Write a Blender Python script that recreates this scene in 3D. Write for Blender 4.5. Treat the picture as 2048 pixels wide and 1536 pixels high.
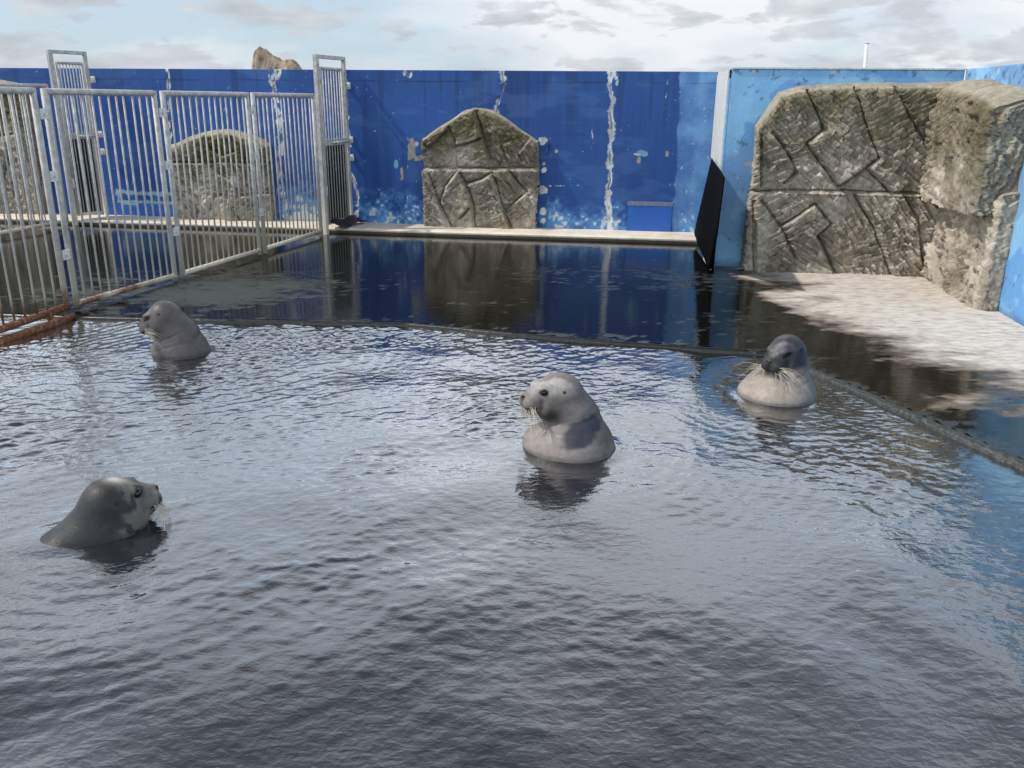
import bpy, bmesh, math, random
import numpy as np
from mathutils import Matrix, Vector

for o in list(bpy.data.objects):
    bpy.data.objects.remove(o, do_unlink=True)
scene = bpy.context.scene
COL = scene.collection
random.seed(7)
RNG = np.random.default_rng(11)

# ------------------------------------------------------------------ camera
F = 1700.0; CAMH = 2.2
PITCH = math.atan((768 - 200) / F); ROLL = math.radians(0.58)
fwd = np.array([0, math.cos(PITCH), -math.sin(PITCH)])
r0 = np.array([1.0, 0, 0]); u0 = np.cross(r0, fwd)
RX = r0 * math.cos(ROLL) + u0 * math.sin(ROLL)
UX = u0 * math.cos(ROLL) - r0 * math.sin(ROLL)
CP = np.array([0, 0, CAMH])
cam = bpy.data.cameras.new('camera'); camo = bpy.data.objects.new('camera', cam); COL.objects.link(camo)
cam.sensor_width = 36.0; cam.lens = F / 2048 * 36; cam.clip_start = 0.05; cam.clip_end = 8000
camo.matrix_world = Matrix(((RX[0], UX[0], -fwd[0], CP[0]), (RX[1], UX[1], -fwd[1], CP[1]),
                            (RX[2], UX[2], -fwd[2], CP[2]), (0, 0, 0, 1)))
scene.camera = camo

# ------------------------------------------------------------------ sun, sky, exposure
SUN = np.array([-0.640, -0.070, 0.765]); SUN = SUN / np.linalg.norm(SUN)
sl = bpy.data.lights.new('sun', 'SUN'); so = bpy.data.objects.new('sun', sl); COL.objects.link(so)
sl.energy = 4.6; sl.angle = math.radians(1.5); sl.color = (1.0, 0.95, 0.87)
so.rotation_euler = Vector(SUN).to_track_quat('Z', 'Y').to_euler()
so.location = (-6, -2, 12)

w = bpy.data.worlds.new('World'); scene.world = w; w.use_nodes = True
nt = w.node_tree; nt.nodes.clear()
def N(t, **k):
    n = nt.nodes.new(t)
    for a, b in k.items(): setattr(n, a, b)
    return n
def L(a, b): nt.links.new(a, b)
sky = N('ShaderNodeTexSky', sky_type='NISHITA'); sky.sun_disc = False
sky.sun_elevation = math.asin(SUN[2]); sky.sun_rotation = math.atan2(SUN[0], SUN[1])
sky.air_density = 1.0; sky.dust_density = 1.0; sky.ozone_density = 1.0
tc = N('ShaderNodeTexCoord')
mp = N('ShaderNodeMapping'); mp.inputs['Scale'].default_value = (1, 1, 3.4); mp.inputs['Location'].default_value = (3.1, 0.7, 0.35)
L(tc.outputs['Generated'], mp.inputs['Vector'])
def noise(scale, detail, rough, dist=0.0, src=None):
    n = N('ShaderNodeTexNoise'); n.inputs['Scale'].default_value = scale; n.inputs['Detail'].default_value = detail
    n.inputs['Roughness'].default_value = rough; n.inputs['Distortion'].default_value = dist
    L((src or mp.outputs['Vector']), n.inputs['Vector']); return n
def ramp(src, stops):
    n = N('ShaderNodeValToRGB'); e = n.color_ramp.elements
    while len(e) < len(stops): e.new(0.5)
    for i, (p, c) in enumerate(stops): e[i].position = p; e[i].color = (*c, 1) if len(c) == 3 else c
    L(src, n.inputs['Fac']); return n
def mixc(fac, a, b):
    n = N('ShaderNodeMix', data_type='RGBA')
    if isinstance(fac, (int, float)): n.inputs[0].default_value = fac
    else: L(fac, n.inputs[0])
    for s, v in ((6, a), (7, b)):
        if isinstance(v, tuple): n.inputs[s].default_value = (*v, 1)
        else: L(v, n.inputs[s])
    return n.outputs[2]
# high thin white veil over the blue, then soft grey cumulus below it
sepw = N('ShaderNodeSeparateXYZ'); L(tc.outputs['Generated'], sepw.inputs[0])
def wmath(op, a, b):
    n = N('ShaderNodeMath', operation=op)
    for i, v in ((0, a), (1, b)):
        if isinstance(v, (int, float)): n.inputs[i].default_value = v
        else: L(v, n.inputs[i])
    return n.outputs[0]
# the veil is seen edge-on near the horizon and thins out towards the zenith
elev = ramp(sepw.outputs['Z'], [(0.0, (1.0,)*3), (0.50, (0.92,)*3), (0.80, (0.6,)*3), (1.0, (0.5,)*3)])
veil = noise(2.2, 6, 0.55, 0.3)
veilm = ramp(veil.outputs['Fac'], [(0.42, (0.10,)*3), (0.62, (0.95,)*3)])
blue = mixc(0.62, sky.outputs['Color'], (5.9, 7.9, 9.6))
blue = mixc(elev.outputs['Color'], sky.outputs['Color'], blue)
c1 = mixc(wmath('MULTIPLY', veilm.outputs['Color'], elev.outputs['Color']), blue, (9.2, 9.3, 9.7))
# two fields of small grey cumulus
cum = noise(10.0, 9, 0.55, 0.3)
cumm = ramp(cum.outputs['Fac'], [(0.53, (0.0,)*3), (0.565, (0.6,)*3), (0.64, (1.0,)*3)])
cum2 = noise(4.2, 9, 0.55, 0.3)
cumm2 = ramp(cum2.outputs['Fac'], [(0.55, (0.0,)*3), (0.59, (0.7,)*3), (0.68, (1.0,)*3)])
shade = noise(14.0, 6, 0.55)
shc = ramp(shade.outputs['Fac'], [(0.3, (0.53, 0.565, 0.62)), (0.7, (0.75, 0.785, 0.83))])
sc = N('ShaderNodeVectorMath', operation='SCALE'); L(shc.outputs['Color'], sc.inputs[0]); sc.inputs['Scale'].default_value = 9.4
cmask = wmath('MULTIPLY', wmath('MAXIMUM', cumm.outputs['Color'], cumm2.outputs['Color']), elev.outputs['Color'])
fin = mixc(cmask, c1, sc.outputs['Vector'])
# sky brightness shaped for the water: added bright band above the view, dimmed overhead
lum = ramp(sepw.outputs['Z'], [(0.0, (0.44,)*3), (0.10, (0.46,)*3), (0.22, (1.0,)*3), (0.52, (1.0,)*3), (0.67, (0.42,)*3), (0.78, (0.22,)*3), (1.0, (0.18,)*3)])
lm = N('ShaderNodeVectorMath', operation='MULTIPLY'); L(fin, lm.inputs[0]); L(lum.outputs['Color'], lm.inputs[1])
ls = N('ShaderNodeVectorMath', operation='SCALE'); L(lm.outputs['Vector'], ls.inputs[0]); ls.inputs['Scale'].default_value = 3.0
fin = ls.outputs['Vector']
bg = N('ShaderNodeBackground'); bg.inputs['Strength'].default_value = 0.1
L(fin, bg.inputs['Color']); wo = N('ShaderNodeOutputWorld'); L(bg.outputs['Background'], wo.inputs['Surface'])

scene.view_settings.view_transform = 'Standard'; scene.view_settings.look = 'None'
scene.view_settings.exposure = -0.45; scene.view_settings.gamma = 1.0; scene.view_settings.use_curve_mapping = False
scene.render.resolution_x = 1024; scene.render.resolution_y = 768

# ------------------------------------------------------------------ helpers
def ray(x, y): return fwd + RX * ((x - 1024) / F) - UX * ((y - 768) / F)
def G(x, y, z=0.0):
    d = ray(x, y); return CP + d * ((z - CAMH) / d[2])
def onplane(x, y, p, n):
    d = ray(x, y); return CP + d * (np.dot(np.asarray(p) - CP, n) / np.dot(d, n))
def nrm(v): v = np.asarray(v, float); return v / np.linalg.norm(v)

def hash2(ix, iy, seed=0):
    h = (ix.astype(np.int64) * 374761393 + iy.astype(np.int64) * 668265263 + seed * 982451653) & 0xffffffff
    h = ((h ^ (h >> 13)) * 1274126177) & 0xffffffff
    h = (h ^ (h >> 16)) & 0xffffffff
    return h.astype(np.float64) / 4294967295.0
def vnoise(x, y, seed=0):
    ix = np.floor(x); iy = np.floor(y); fx = x - ix; fy = y - iy
    fx = fx * fx * (3 - 2 * fx); fy = fy * fy * (3 - 2 * fy)
    a = hash2(ix, iy, seed); b = hash2(ix + 1, iy, seed); c = hash2(ix, iy + 1, seed); d = hash2(ix + 1, iy + 1, seed)
    return (a * (1 - fx) + b * fx) * (1 - fy) + (c * (1 - fx) + d * fx) * fy
def fbm(x, y, seed=0, octv=5, gain=0.5):
    s = 0; a = 1; t = 0
    for i in range(octv):
        s = s + a * vnoise(x * 2 ** i + 17.3 * i, y * 2 ** i - 9.1 * i, seed + i); t += a; a *= gain
    return s / t
def fbm3(p, scale, seed=0, octv=4):
    x, y, z = p[:, 0] * scale, p[:, 1] * scale, p[:, 2] * scale
    return (fbm(x + 0.37 * z, y - 0.61 * z, seed, octv) + fbm(y + 0.2 * x + 5, z + 0.43 * x, seed + 31, octv)
            + fbm(z - .3 * y + 9, x + .5 * y, seed + 57, octv) - 1.5) / 3 * 2.0 + .5
def voro(x, y, seed=0, jit=0.85):
    ix = np.floor(x); iy = np.floor(y)
    f1 = np.full(x.shape, 9.0); f2 = np.full(x.shape, 9.0); cid = np.zeros(x.shape)
    for dx in (-1, 0, 1):
        for dy in (-1, 0, 1):
            cx = ix + dx; cy = iy + dy
            px = cx + 0.5 + jit * (hash2(cx, cy, seed) - 0.5); py = cy + 0.5 + jit * (hash2(cx, cy, seed + 7) - 0.5)
            d = np.hypot(px - x, py - y)
            nr = d < f1
            f2 = np.where(nr, f1, np.minimum(f2, d)); cid = np.where(nr, hash2(cx, cy, seed + 13), cid); f1 = np.where(nr, d, f1)
    return f1, f2, cid
def sstep(a, b, x):
    t = np.clip((x - a) / (b - a), 0, 1); return t * t * (3 - 2 * t)
def seg_dist(x, y, pts):
    """distance to a polyline and the signed side of the nearest segment"""
    best = np.full(x.shape, 1e9); side = np.zeros(x.shape)
    for (ax, ay), (bx, by) in zip(pts[:-1], pts[1:]):
        dx, dy = bx - ax, by - ay; l2 = dx * dx + dy * dy + 1e-12
        t = np.clip(((x - ax) * dx + (y - ay) * dy) / l2, 0, 1)
        d = np.hypot(x - ax - t * dx, y - ay - t * dy); s = ((x - ax) * dy - (y - ay) * dx) / math.sqrt(l2) / np.maximum(d, 1e-6)
        m = d < best; best = np.where(m, d, best); side = np.where(m, s, side)
    return best, side

def link(o, parent=None):
    COL.objects.link(o)
    if parent is not None: o.parent = parent
    return o
def tag(o, label=None, cat=None, group=None, kind=None):
    if label: o['label'] = label
    if cat: o['category'] = cat
    if group: o['group'] = group
    if kind: o['kind'] = kind
    return o
def empty(name, loc=(0, 0, 0), rz=0.0):
    o = bpy.data.objects.new(name, None); o.location = loc; o.rotation_euler = (0, 0, rz); o.empty_display_size = 0.2
    return link(o)
def mesh_obj(name, verts, faces, mat, parent=None, smooth=False, colors=None):
    me = bpy.data.meshes.new(name)
    verts = np.ascontiguousarray(verts, dtype=np.float32)
    if isinstance(faces, np.ndarray):
        k = faces.shape[1]; nf = len(faces)
        me.vertices.add(len(verts)); me.vertices.foreach_set('co', verts.ravel())
        me.loops.add(nf * k); me.loops.foreach_set('vertex_index', np.ascontiguousarray(faces, dtype=np.int32).ravel())
        me.polygons.add(nf); me.polygons.foreach_set('loop_start', np.arange(0, nf * k, k, dtype=np.int32))
        me.update(calc_edges=True); me.validate()
    else:
        me.from_pydata([tuple(v) for v in verts], [], faces); me.update()
    if colors:
        for nm, c in colors.items():
            c = np.asarray(c, np.float32)
            if c.ndim == 1:
                a = me.attributes.new(nm, 'FLOAT', 'POINT'); a.data.foreach_set('value', np.ascontiguousarray(c))
            else:
                a = me.attributes.new(nm, 'FLOAT_COLOR', 'POINT')
                a.data.foreach_set('color', np.ascontiguousarray(np.column_stack([c, np.ones(len(c))]), dtype=np.float32).ravel())
    if smooth: me.polygons.foreach_set('use_smooth', np.ones(len(me.polygons), bool))
    if mat: me.materials.append(mat)
    return link(bpy.data.objects.new(name, me), parent)
def grid_faces(nu, nv):
    i = np.arange(nu * nv).reshape(nv, nu)
    return np.stack([i[:-1, :-1].ravel(), i[:-1, 1:].ravel(), i[1:, 1:].ravel(), i[1:, :-1].ravel()], 1)

class MB:
    """collects boxes, tubes and quads; build() links them as one mesh object"""
    def __init__(s): s.v = []; s.f = []
    def box(s, c, size, ax=None):
        ax = np.eye(3) if ax is None else np.asarray(ax); b = len(s.v); h = np.asarray(size) / 2
        for z in (-1, 1):
            for y in (-1, 1):
                for x in (-1, 1):
                    s.v.append(np.asarray(c) + ax[0] * x * h[0] + ax[1] * y * h[1] + ax[2] * z * h[2])
        for q in ((0, 2, 3, 1), (4, 5, 7, 6), (0, 1, 5, 4), (2, 6, 7, 3), (0, 4, 6, 2), (1, 3, 7, 5)): s.f.append([b + i for i in q])
        return s
    def tube(s, pts, rad, n=10, cap=True):
        pts = [np.asarray(p, float) for p in pts]; m = len(pts)
        rad = [rad] * m if np.isscalar(rad) else rad; b = len(s.v)
        for i, p in enumerate(pts):
            t = nrm(pts[min(i + 1, m - 1)] - pts[max(i - 1, 0)])
            a = np.array([0, 0, 1.0]) if abs(t[2]) < 0.9 else np.array([1.0, 0, 0])
            x = nrm(np.cross(a, t)); y = np.cross(t, x)
            for k in range(n):
                an = 2 * math.pi * k / n; s.v.append(p + rad[i] * (x * math.cos(an) + y * math.sin(an)))
        for i in range(m - 1):
            for k in range(n):
                s.f.append([b + i * n + k, b + i * n + (k + 1) % n, b + (i + 1) * n + (k + 1) % n, b + (i + 1) * n + k])
        if cap:
            s.f.append([b + k for k in range(n)][::-1]); s.f.append([b + (m - 1) * n + k for k in range(n)])
        return s
    def build(s, name, mat, parent=None, smooth=False, bevel=0.0):
        o = mesh_obj(name, np.array(s.v), s.f, mat, parent)
        if bevel:
            bm = bmesh.new(); bm.from_mesh(o.data)
            bmesh.ops.bevel(bm, geom=bm.edges[:], offset=bevel, segments=2, affect='EDGES'); bm.to_mesh(o.data); bm.free()
        if smooth:
            for p in o.data.polygons: p.use_smooth = len(p.vertices) == 4
        return o

# ------------------------------------------------------------------ materials
class Mat:
    def __init__(s, name):
        s.m = bpy.data.materials.new(name); s.m.use_nodes = True; s.t = s.m.node_tree
        s.b = s.t.nodes['Principled BSDF']; s.coord = None
    def n(s, t, **k):
        x = s.t.nodes.new(t)
        for a, b in k.items(): setattr(x, a, b)
        return x
    def l(s, a, b): s.t.links.new(a, b)
    def setv(s, **k):
        for a, v in k.items():
            i = s.b.inputs[a.replace('_', ' ')]
            if hasattr(v, 'is_output'): s.l(v, i)
            else: i.default_value = (*v, 1) if isinstance(v, tuple) and len(v) == 3 else v
        return s
    def obj(s):
        if s.coord is None: s.coord = s.n('ShaderNodeTexCoord').outputs['Object']
        return s.coord
    def noise(s, scale, detail=5, rough=0.55, stretch=None, dist=0):
        x = s.n('ShaderNodeTexNoise'); x.inputs['Scale'].default_value = scale; x.inputs['Detail'].default_value = detail
        x.inputs['Roughness'].default_value = rough; x.inputs['Distortion'].default_value = dist
        src = s.obj()
        if stretch:
            mp = s.n('ShaderNodeMapping'); mp.inputs['Scale'].default_value = stretch; s.l(src, mp.inputs['Vector']); src = mp.outputs['Vector']
        s.l(src, x.inputs['Vector']); return x.outputs['Fac']
    def ramp(s, fac, stops):
        x = s.n('ShaderNodeValToRGB'); e = x.color_ramp.elements
        while len(e) < len(stops): e.new(0.5)
        for i, (p, c) in enumerate(stops):
            e[i].position = p; e[i].color = (c, c, c, 1) if np.isscalar(c) else (*c, 1)
        s.l(fac, x.inputs['Fac']); return x.outputs['Color']
    def mix(s, fac, a, b, mode='MIX'):
        x = s.n('ShaderNodeMix', data_type='RGBA', blend_type=mode)
        for i, v in ((0, fac), (6, a), (7, b)):
            if hasattr(v, 'is_output'): s.l(v, x.inputs[i])
            else: x.inputs[i].default_value = v if np.isscalar(v) else (*v, 1)
        return x.outputs[2]
    def math(s, op, a, b=0.0):
        x = s.n('ShaderNodeMath', operation=op)
        for i, v in ((0, a), (1, b)):
            if hasattr(v, 'is_output'): s.l(v, x.inputs[i])
            else: x.inputs[i].default_value = v
        return x.outputs[0]
    def attr(s, name, out='Fac'):
        x = s.n('ShaderNodeAttribute', attribute_name=name); return x.outputs[out]
    def bump(s, h, strength=0.3, dist=0.01, normal=None):
        x = s.n('ShaderNodeBump'); x.inputs['Strength'].default_value = strength; x.inputs['Distance'].default_value = dist
        s.l(h, x.inputs['Height'])
        if normal is not None: s.l(normal, x.inputs['Normal'])
        return x.outputs['Normal']

def mat_attr(name, rough=0.7, bump_scale=60, bump=0.25, dist=0.006, var=0.25, spec=0.4):
    """material coloured by the 'tint' point attribute of the mesh, with grain on top"""
    m = Mat(name); c = m.attr('tint', 'Color')
    g = m.noise(bump_scale, 6, 0.6); v = m.ramp(m.noise(bump_scale * 0.35, 5, 0.6), [(0.25, 1 - var), (0.75, 1 + var * 0.6)])
    col = m.mix(1.0, c, v, 'MULTIPLY')
    m.setv(Base_Color=col, Roughness=rough, Specular_IOR_Level=spec, Normal=m.bump(g, bump, dist))
    return m.m

def mat_galv():
    m = Mat('galvanised_steel')
    sep = m.n('ShaderNodeSeparateXYZ'); geo = m.n('ShaderNodeNewGeometry'); m.l(geo.outputs['Position'], sep.inputs[0])
    mpn = m.n('ShaderNodeTexNoise'); mpn.inputs['Scale'].default_value = 14; mpn.inputs['Detail'].default_value = 6; m.l(geo.outputs['Position'], mpn.inputs['Vector'])
    fine = m.n('ShaderNodeTexNoise'); fine.inputs['Scale'].default_value = 70; fine.inputs['Detail'].default_value = 4; m.l(geo.outputs['Position'], fine.inputs['Vector'])
    zinc = m.ramp(mpn.outputs['Fac'], [(0.3, (0.29, 0.29, 0.29)), (0.55, (0.42, 0.415, 0.40)), (0.72, (0.55, 0.53, 0.49))])
    # salt-cream film and rust climb from the water line
    cream = m.ramp(m.math('ADD', sep.outputs['Z'], m.math('MULTIPLY', mpn.outputs['Fac'], 0.6)), [(0.55, 1.0), (1.25, 0.0)])
    col = m.mix(m.math('MULTIPLY', cream, 0.8), zinc, (0.68, 0.62, 0.50))
    mp2 = m.n('ShaderNodeTexNoise'); mp2.inputs['Scale'].default_value = 3.2; mp2.inputs['Detail'].default_value = 6; m.l(geo.outputs['Position'], mp2.inputs['Vector'])
    # rust strongest low down and towards the pool end of the fence (small y)
    ry = m.math('MULTIPLY', m.math('SUBTRACT', sep.outputs['Y'], 8.6), 0.075)
    hz = m.math('MULTIPLY', sep.outputs['Z'], 0.85)
    rv = m.math('ADD', m.math('ADD', ry, hz), m.math('MULTIPLY', m.math('SUBTRACT', mp2.outputs['Fac'], 0.5), 0.55))
    rm = m.ramp(rv, [(0.10, 1.0), (0.26, 0.0)])
    sp = m.ramp(m.math('MULTIPLY', fine.outputs['Fac'], mp2.outputs['Fac']), [(0.40, 0.0), (0.46, 0.8)])
    rm = m.math('MAXIMUM', rm, sp)
    rust = m.ramp(fine.outputs['Fac'], [(0.3, (0.05, 0.018, 0.010)), (0.5, (0.14, 0.052, 0.022)), (0.7, (0.30, 0.15, 0.075))])
    m.setv(Base_Color=m.mix(rm, col, rust), Roughness=m.ramp(rm, [(0, 0.55), (1, 0.85)]), Metallic=0.0,
           Normal=m.bump(fine.outputs['Fac'], 0.35, 0.004))
    return m.m
def mat_rust():
    m = Mat('rusty_pipe_steel'); f = m.noise(28, 7, 0.65)
    m.setv(Base_Color=m.ramp(f, [(0.28, (0.045, 0.018, 0.010)), (0.48, (0.13, 0.048, 0.022)), (0.62, (0.27, 0.125, 0.06)), (0.72, (0.48, 0.36, 0.26))]),
           Roughness=0.8, Normal=m.bump(f, 0.6, 0.008)); return m.m
def mat_plain(name, col, rough=0.6, bump=0.2, scale=40, var=0.3):
    m = Mat(name); f = m.noise(scale, 5, 0.6)
    v = m.ramp(f, [(0.25, tuple(c * (1 - var) for c in col)), (0.75, tuple(min(1, c * (1 + var)) for c in col))])
    m.setv(Base_Color=v, Roughness=rough, Normal=m.bump(f, bump, 0.006)); return m.m

M_PAINT = mat_attr('weathered_wall_paint', 0.55, 45, 0.22, 0.006, 0.10)
M_ROCK = mat_attr('cast_rock_concrete', 0.9, 42, 0.9, 0.020, 0.40, 0.25)
M_GALV = mat_galv(); M_RUST = mat_rust()
M_RUBBER = mat_plain('black_rubber_sheet', (0.007, 0.009, 0.014), 0.45, 0.35, 9)
M_BLACK = mat_plain('black_shade_sheet', (0.003, 0.003, 0.004), 0.9, 0.3, 6)
M_BLACK.node_tree.nodes['Principled BSDF'].inputs['Specular IOR Level'].default_value = 0.05
M_WHITE = mat_plain('weathered_white_paint', (0.62, 0.63, 0.62), 0.6, 0.3, 25, 0.2)
M_TAN = mat_plain('mortar_cap', (0.34, 0.30, 0.235), 0.9, 0.5, 40, 0.22)

# ------------------------------------------------------------------ layout of the place
DZ = 0.034                                 # deck film level above the pool water
LZ = 0.12                                  # top of the cream ledge
WA = G(232, 430, LZ); WB = G(1394, 465, LZ)
E1 = nrm((WB - WA) * np.array([1, 1, 0])); N1 = np.array([E1[1], -E1[0], 0.0])      # along the back wall, and out of it towards the pool
UP = np.array([0, 0, 1.0])
def WP(s, d, z): return np.array([WA[0], WA[1], 0]) + E1 * s + N1 * d + UP * z      # wall frame -> world
def SZ(x, y, d=0.0):
    P = onplane(x, y, WP(0, d, 0), N1); q = P - WP(0, d, 0); return float(q @ E1), float(P[2])
RZ = math.atan2(E1[1], E1[0])
WALLH = 2.655

edge_px = [(-500, 622), (0, 629), (150, 634), (430, 640), (600, 643), (810, 647), (900, 655), (1020, 667), (1230, 684), (1460, 700), (1548, 709)]
edge = [G(x, y, DZ)[:2] for x, y in edge_px]
cor = edge[-1]; cd = nrm(G(2048, 932, DZ)[:2] - cor)
edge_r = [cor + cd * t for t in (0, 1, 2, 3.2, 5, 8, 11)]
edge = np.array(edge); edge_r = np.array(edge_r)

# ---- ground beyond the walls and the sea to the horizon
def sheet(name, x0, x1, y0, y1, z, mat):
    return tag(mesh_obj(name, [(x0, y0, z), (x1, y0, z), (x1, y1, z), (x0, y1, z)], [[0, 1, 2, 3]], mat), kind='structure')
msea = Mat('sea_surface'); msea.setv(Base_Color=(0.02, 0.045, 0.06), Roughness=0.12, Normal=msea.bump(msea.noise(0.6, 6), 0.5, 0.3))
sheet('sea', -3500, 3500, -3500, 3500, -3.0, msea.m)
sheet('ground', -22, 22, -12, 32, -0.45, mat_plain('gravel_ground', (0.22, 0.2, 0.17), 0.95, 0.6, 12))

# ---- deck sheet: flooded mirror, algae scum and dry bleached concrete
xs = np.arange(-12.0, 7.5, 0.045); ys = np.arange(-3.0, 17.5, 0.05)
X, Y = np.meshgrid(xs, ys)
yedge = np.interp(X, edge[:, 0], edge[:, 1])                         # far edge of the pool at this x
side = (X - cor[0]) * cd[1] - (Y - cor[1]) * cd[0]                   # >0 on one side of the right-hand edge
sgn = np.sign((6.0 - cor[0]) * cd[1] - (6.0 - cor[1]) * cd[0])
keep = ((Y > yedge + 0.025) & (X <= cor[0] + 0.02)) | (side * sgn > 0.05)
dry_px = [(1440, 545), (1500, 556), (1545, 590), (1515, 622), (1590, 648), (1690, 662), (1760, 694), (1850, 726), (1900, 740), (1960, 785), (2048, 800), (2300, 830), (2500, 900)]
dry_w = [tuple(G(x, y, DZ)[:2]) for x, y in dry_px]
dd, ds = seg_dist(X, Y, dry_w)
wob = (fbm(X * 1.6 + 3, Y * 3.5, 3, 5) - 0.5) * 1.3 + (fbm(X * 9, Y * 16, 5, 4) - 0.5) * 0.35
dry = np.clip((dd * -ds * 1.0 + 0.22 + wob * 1.1) / 1.7, -1, 1)
inR = (X > 2.3)
PAx, PAy = 2.812, 11.765
dry = np.where(inR & ((X - PAx) * N1[0] + (Y - PAy) * N1[1] > 0.0), dry - 1.2 * sstep(3.15, 2.55, X + 0.5 * wob), -1.0)
foot = G(1490, 541, DZ); 
idx = -np.ones(X.shape, int); 
cell = keep[:-1, :-1] & keep[1:, :-1] & keep[:-1, 1:] & keep[1:, 1:]
ii = np.arange(X.size).reshape(X.shape)
fc = np.stack([ii[:-1, :-1][cell], ii[:-1, 1:][cell], ii[1:, 1:][cell], ii[1:, :-1][cell]], 1)
used, inv = np.unique(fc, return_inverse=True); fc = inv.reshape(-1, 4)
Zd = DZ + 0.012 * np.clip(dry, 0, 1)
dv = np.column_stack([X.ravel()[used], Y.ravel()[used], Zd.ravel()[used]])
# algae scum: drawn out along the wall direction, thicker by the pool edge and in front of the gate
un = X * E1[0] + Y * E1[1]; vn = X * N1[0] + Y * N1[1]
al = fbm(un * 0.55, vn * 1.5, 21, 5)
al2 = fbm(un * 6.0, vn * 19, 23, 6, 0.72)
def blob(px, py, rx, ry):
    c = G(px, py, DZ); return np.exp(-(((X - c[0]) / rx) ** 2 + ((Y - c[1]) / ry) ** 2))
area = 0.9 * blob(430, 590, 1.0, 0.75) + 0.5 * blob(240, 560, 1.4, 1.0) + 0.62 * blob(1300, 560, 1.9, 1.4) + 0.5 * blob(1480, 650, 0.9, 0.6) + 0.45 * blob(600, 560, 1.3, 1.2) + 0.3 * blob(60, 600, 1.2, .6) + 0.4 * blob(1000, 610, .5, .3)
dcr = np.abs(side); area += 0.75 * np.exp(-(dcr / 0.22) ** 2) * (Y < cor[1]) + 0.35 * np.exp(-((Y - yedge) / 0.25) ** 2)
alg = sstep(0.56, 0.76, 0.62 * al2 + 0.20 * al + 0.34 * np.clip(area, 0, 1.2))
tone = fbm(X * 0.9, Y * 1.9, 41, 5)
m = Mat('flooded_concrete_deck')
dryA = m.attr('dry'); algA = m.attr('algae'); n1 = m.noise(5, 8, 0.65, (1, 2.0, 1)); n2 = m.noise(60, 6, 0.6)
wet = m.ramp(n1, [(0.3, (0.002, 0.002, 0.002)), (0.6, (0.005, 0.0045, 0.003)), (0.75, (0.014, 0.011, 0.005))])
scum = m.ramp(n2, [(0.3, (0.022, 0.027, 0.023)), (0.55, (0.060, 0.070, 0.060)), (0.75, (0.12, 0.135, 0.125))])
c = m.mix(algA, wet, scum)
dn = m.math('ADD', dryA, m.math('MULTIPLY', m.math('SUBTRACT', n1, 0.5), 0.5))
damp = m.ramp(m.noise(2.2, 7, 0.6, (1, 2, 1)), [(0.3, (0.022, 0.018, 0.014)), (0.48, (0.085, 0.065, 0.050)), (0.60, (0.17, 0.135, 0.095)), (0.72, (0.30, 0.25, 0.20))])
c = m.mix(m.ramp(dn, [(-0.02, 0.0), (0.10, 1.0)]), c, damp)
pale = m.ramp(m.noise(7, 8, 0.65, (1, 2.2, 1)), [(0.30, (0.30, 0.235, 0.19)), (0.43, (0.50, 0.44, 0.385)), (0.6, (0.64, 0.595, 0.54))])
c = m.mix(m.ramp(dn, [(0.16, 0.0), (0.50, 1.0)]), c, pale)
rg = m.mix(m.ramp(dn, [(0.02, 0.0), (0.25, 1.0)]), m.ramp(algA, [(0, 0.035), (0.6, 0.35), (1, 0.5)]), (0.8, 0.8, 0.8))
nb = m.bump(n2, 0.25, 0.004)
rip = m.noise(9, 4, 0.5, (1, 2.4, 1))
hh = m.math('ADD', m.math('MULTIPLY', rip, 0.0016), m.math('MULTIPLY', m.math('MULTIPLY', n2, algA), 0.012))
hh = m.math('ADD', hh, m.math('MULTIPLY', m.math('MULTIPLY', n2, m.ramp(dn, [(0.05, 0.0), (0.3, 1.0)])), 0.004))
m.setv(Base_Color=c, Roughness=rg, IOR=1.33, Normal=m.bump(hh, 1.0, 1.0))
tag(mesh_obj('deck', dv, fc, m.m, None, True, {'dry': dry.ravel()[used], 'algae': alg.ravel()[used]}), kind='structure')

# ---- pool edge: lip face and worn coping band
mc = Mat('worn_pool_coping'); nn = mc.noise(35, 7, 0.65); nl = mc.noise(3, 5, 0.6)
mc.setv(Base_Color=mc.ramp(nn, [(0.3, (0.008, 0.009, 0.008)), (0.5, (0.024, 0.026, 0.023)), (0.70, (0.09, 0.095, 0.085))]), Roughness=mc.ramp(nl, [(0.35, 0.2), (0.65, 0.55)]), Normal=mc.bump(nn, 0.7, 0.012))
md_ = Mat('wet_black_lip'); nd_ = md_.noise(22, 7, 0.65)
md_.setv(Base_Color=md_.ramp(nd_, [(0.4, (0.004, 0.004, 0.004)), (0.62, (0.016, 0.017, 0.015)), (0.72, (0.10, 0.105, 0.10))]), Roughness=0.3, Normal=md_.bump(nd_, 0.5, 0.008))
def strip(name, pts, w_in, w_out, z, out, mat=None):
    pts = np.array(pts); n = len(pts)
    t = np.linspace(0, n - 1, n * 14); P = np.column_stack([np.interp(t, range(n), pts[:, 0]), np.interp(t, range(n), pts[:, 1])])
    T = np.gradient(P, axis=0); T /= np.linalg.norm(T, axis=1)[:, None]; O = np.column_stack([T[:, 1], -T[:, 0]]) * out
    k = len(P); wv = (fbm(t * 5, t * 0 + 3.3, 9, 4) - 0.5)[:, None]
    rows = [np.column_stack([P - O * w_in, np.full(k, -0.6)]), np.column_stack([P - O * (w_in + 0.01 * wv), np.full(k, z - 0.018)]), np.column_stack([P - O * (w_in - 0.015), z + 0.004 * wv[:, 0]]),
            np.column_stack([P + O * (w_out + 0.03 * wv), np.full(k, z + 0.001)]), np.column_stack([P + O * (w_out + 0.04), np.full(k, DZ - 0.02)])]
    V = np.concatenate(rows); Fc = grid_faces(k, 5)
    return tag(mesh_obj(name, V, Fc, mat or mc.m, None, True), kind='structure')
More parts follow.
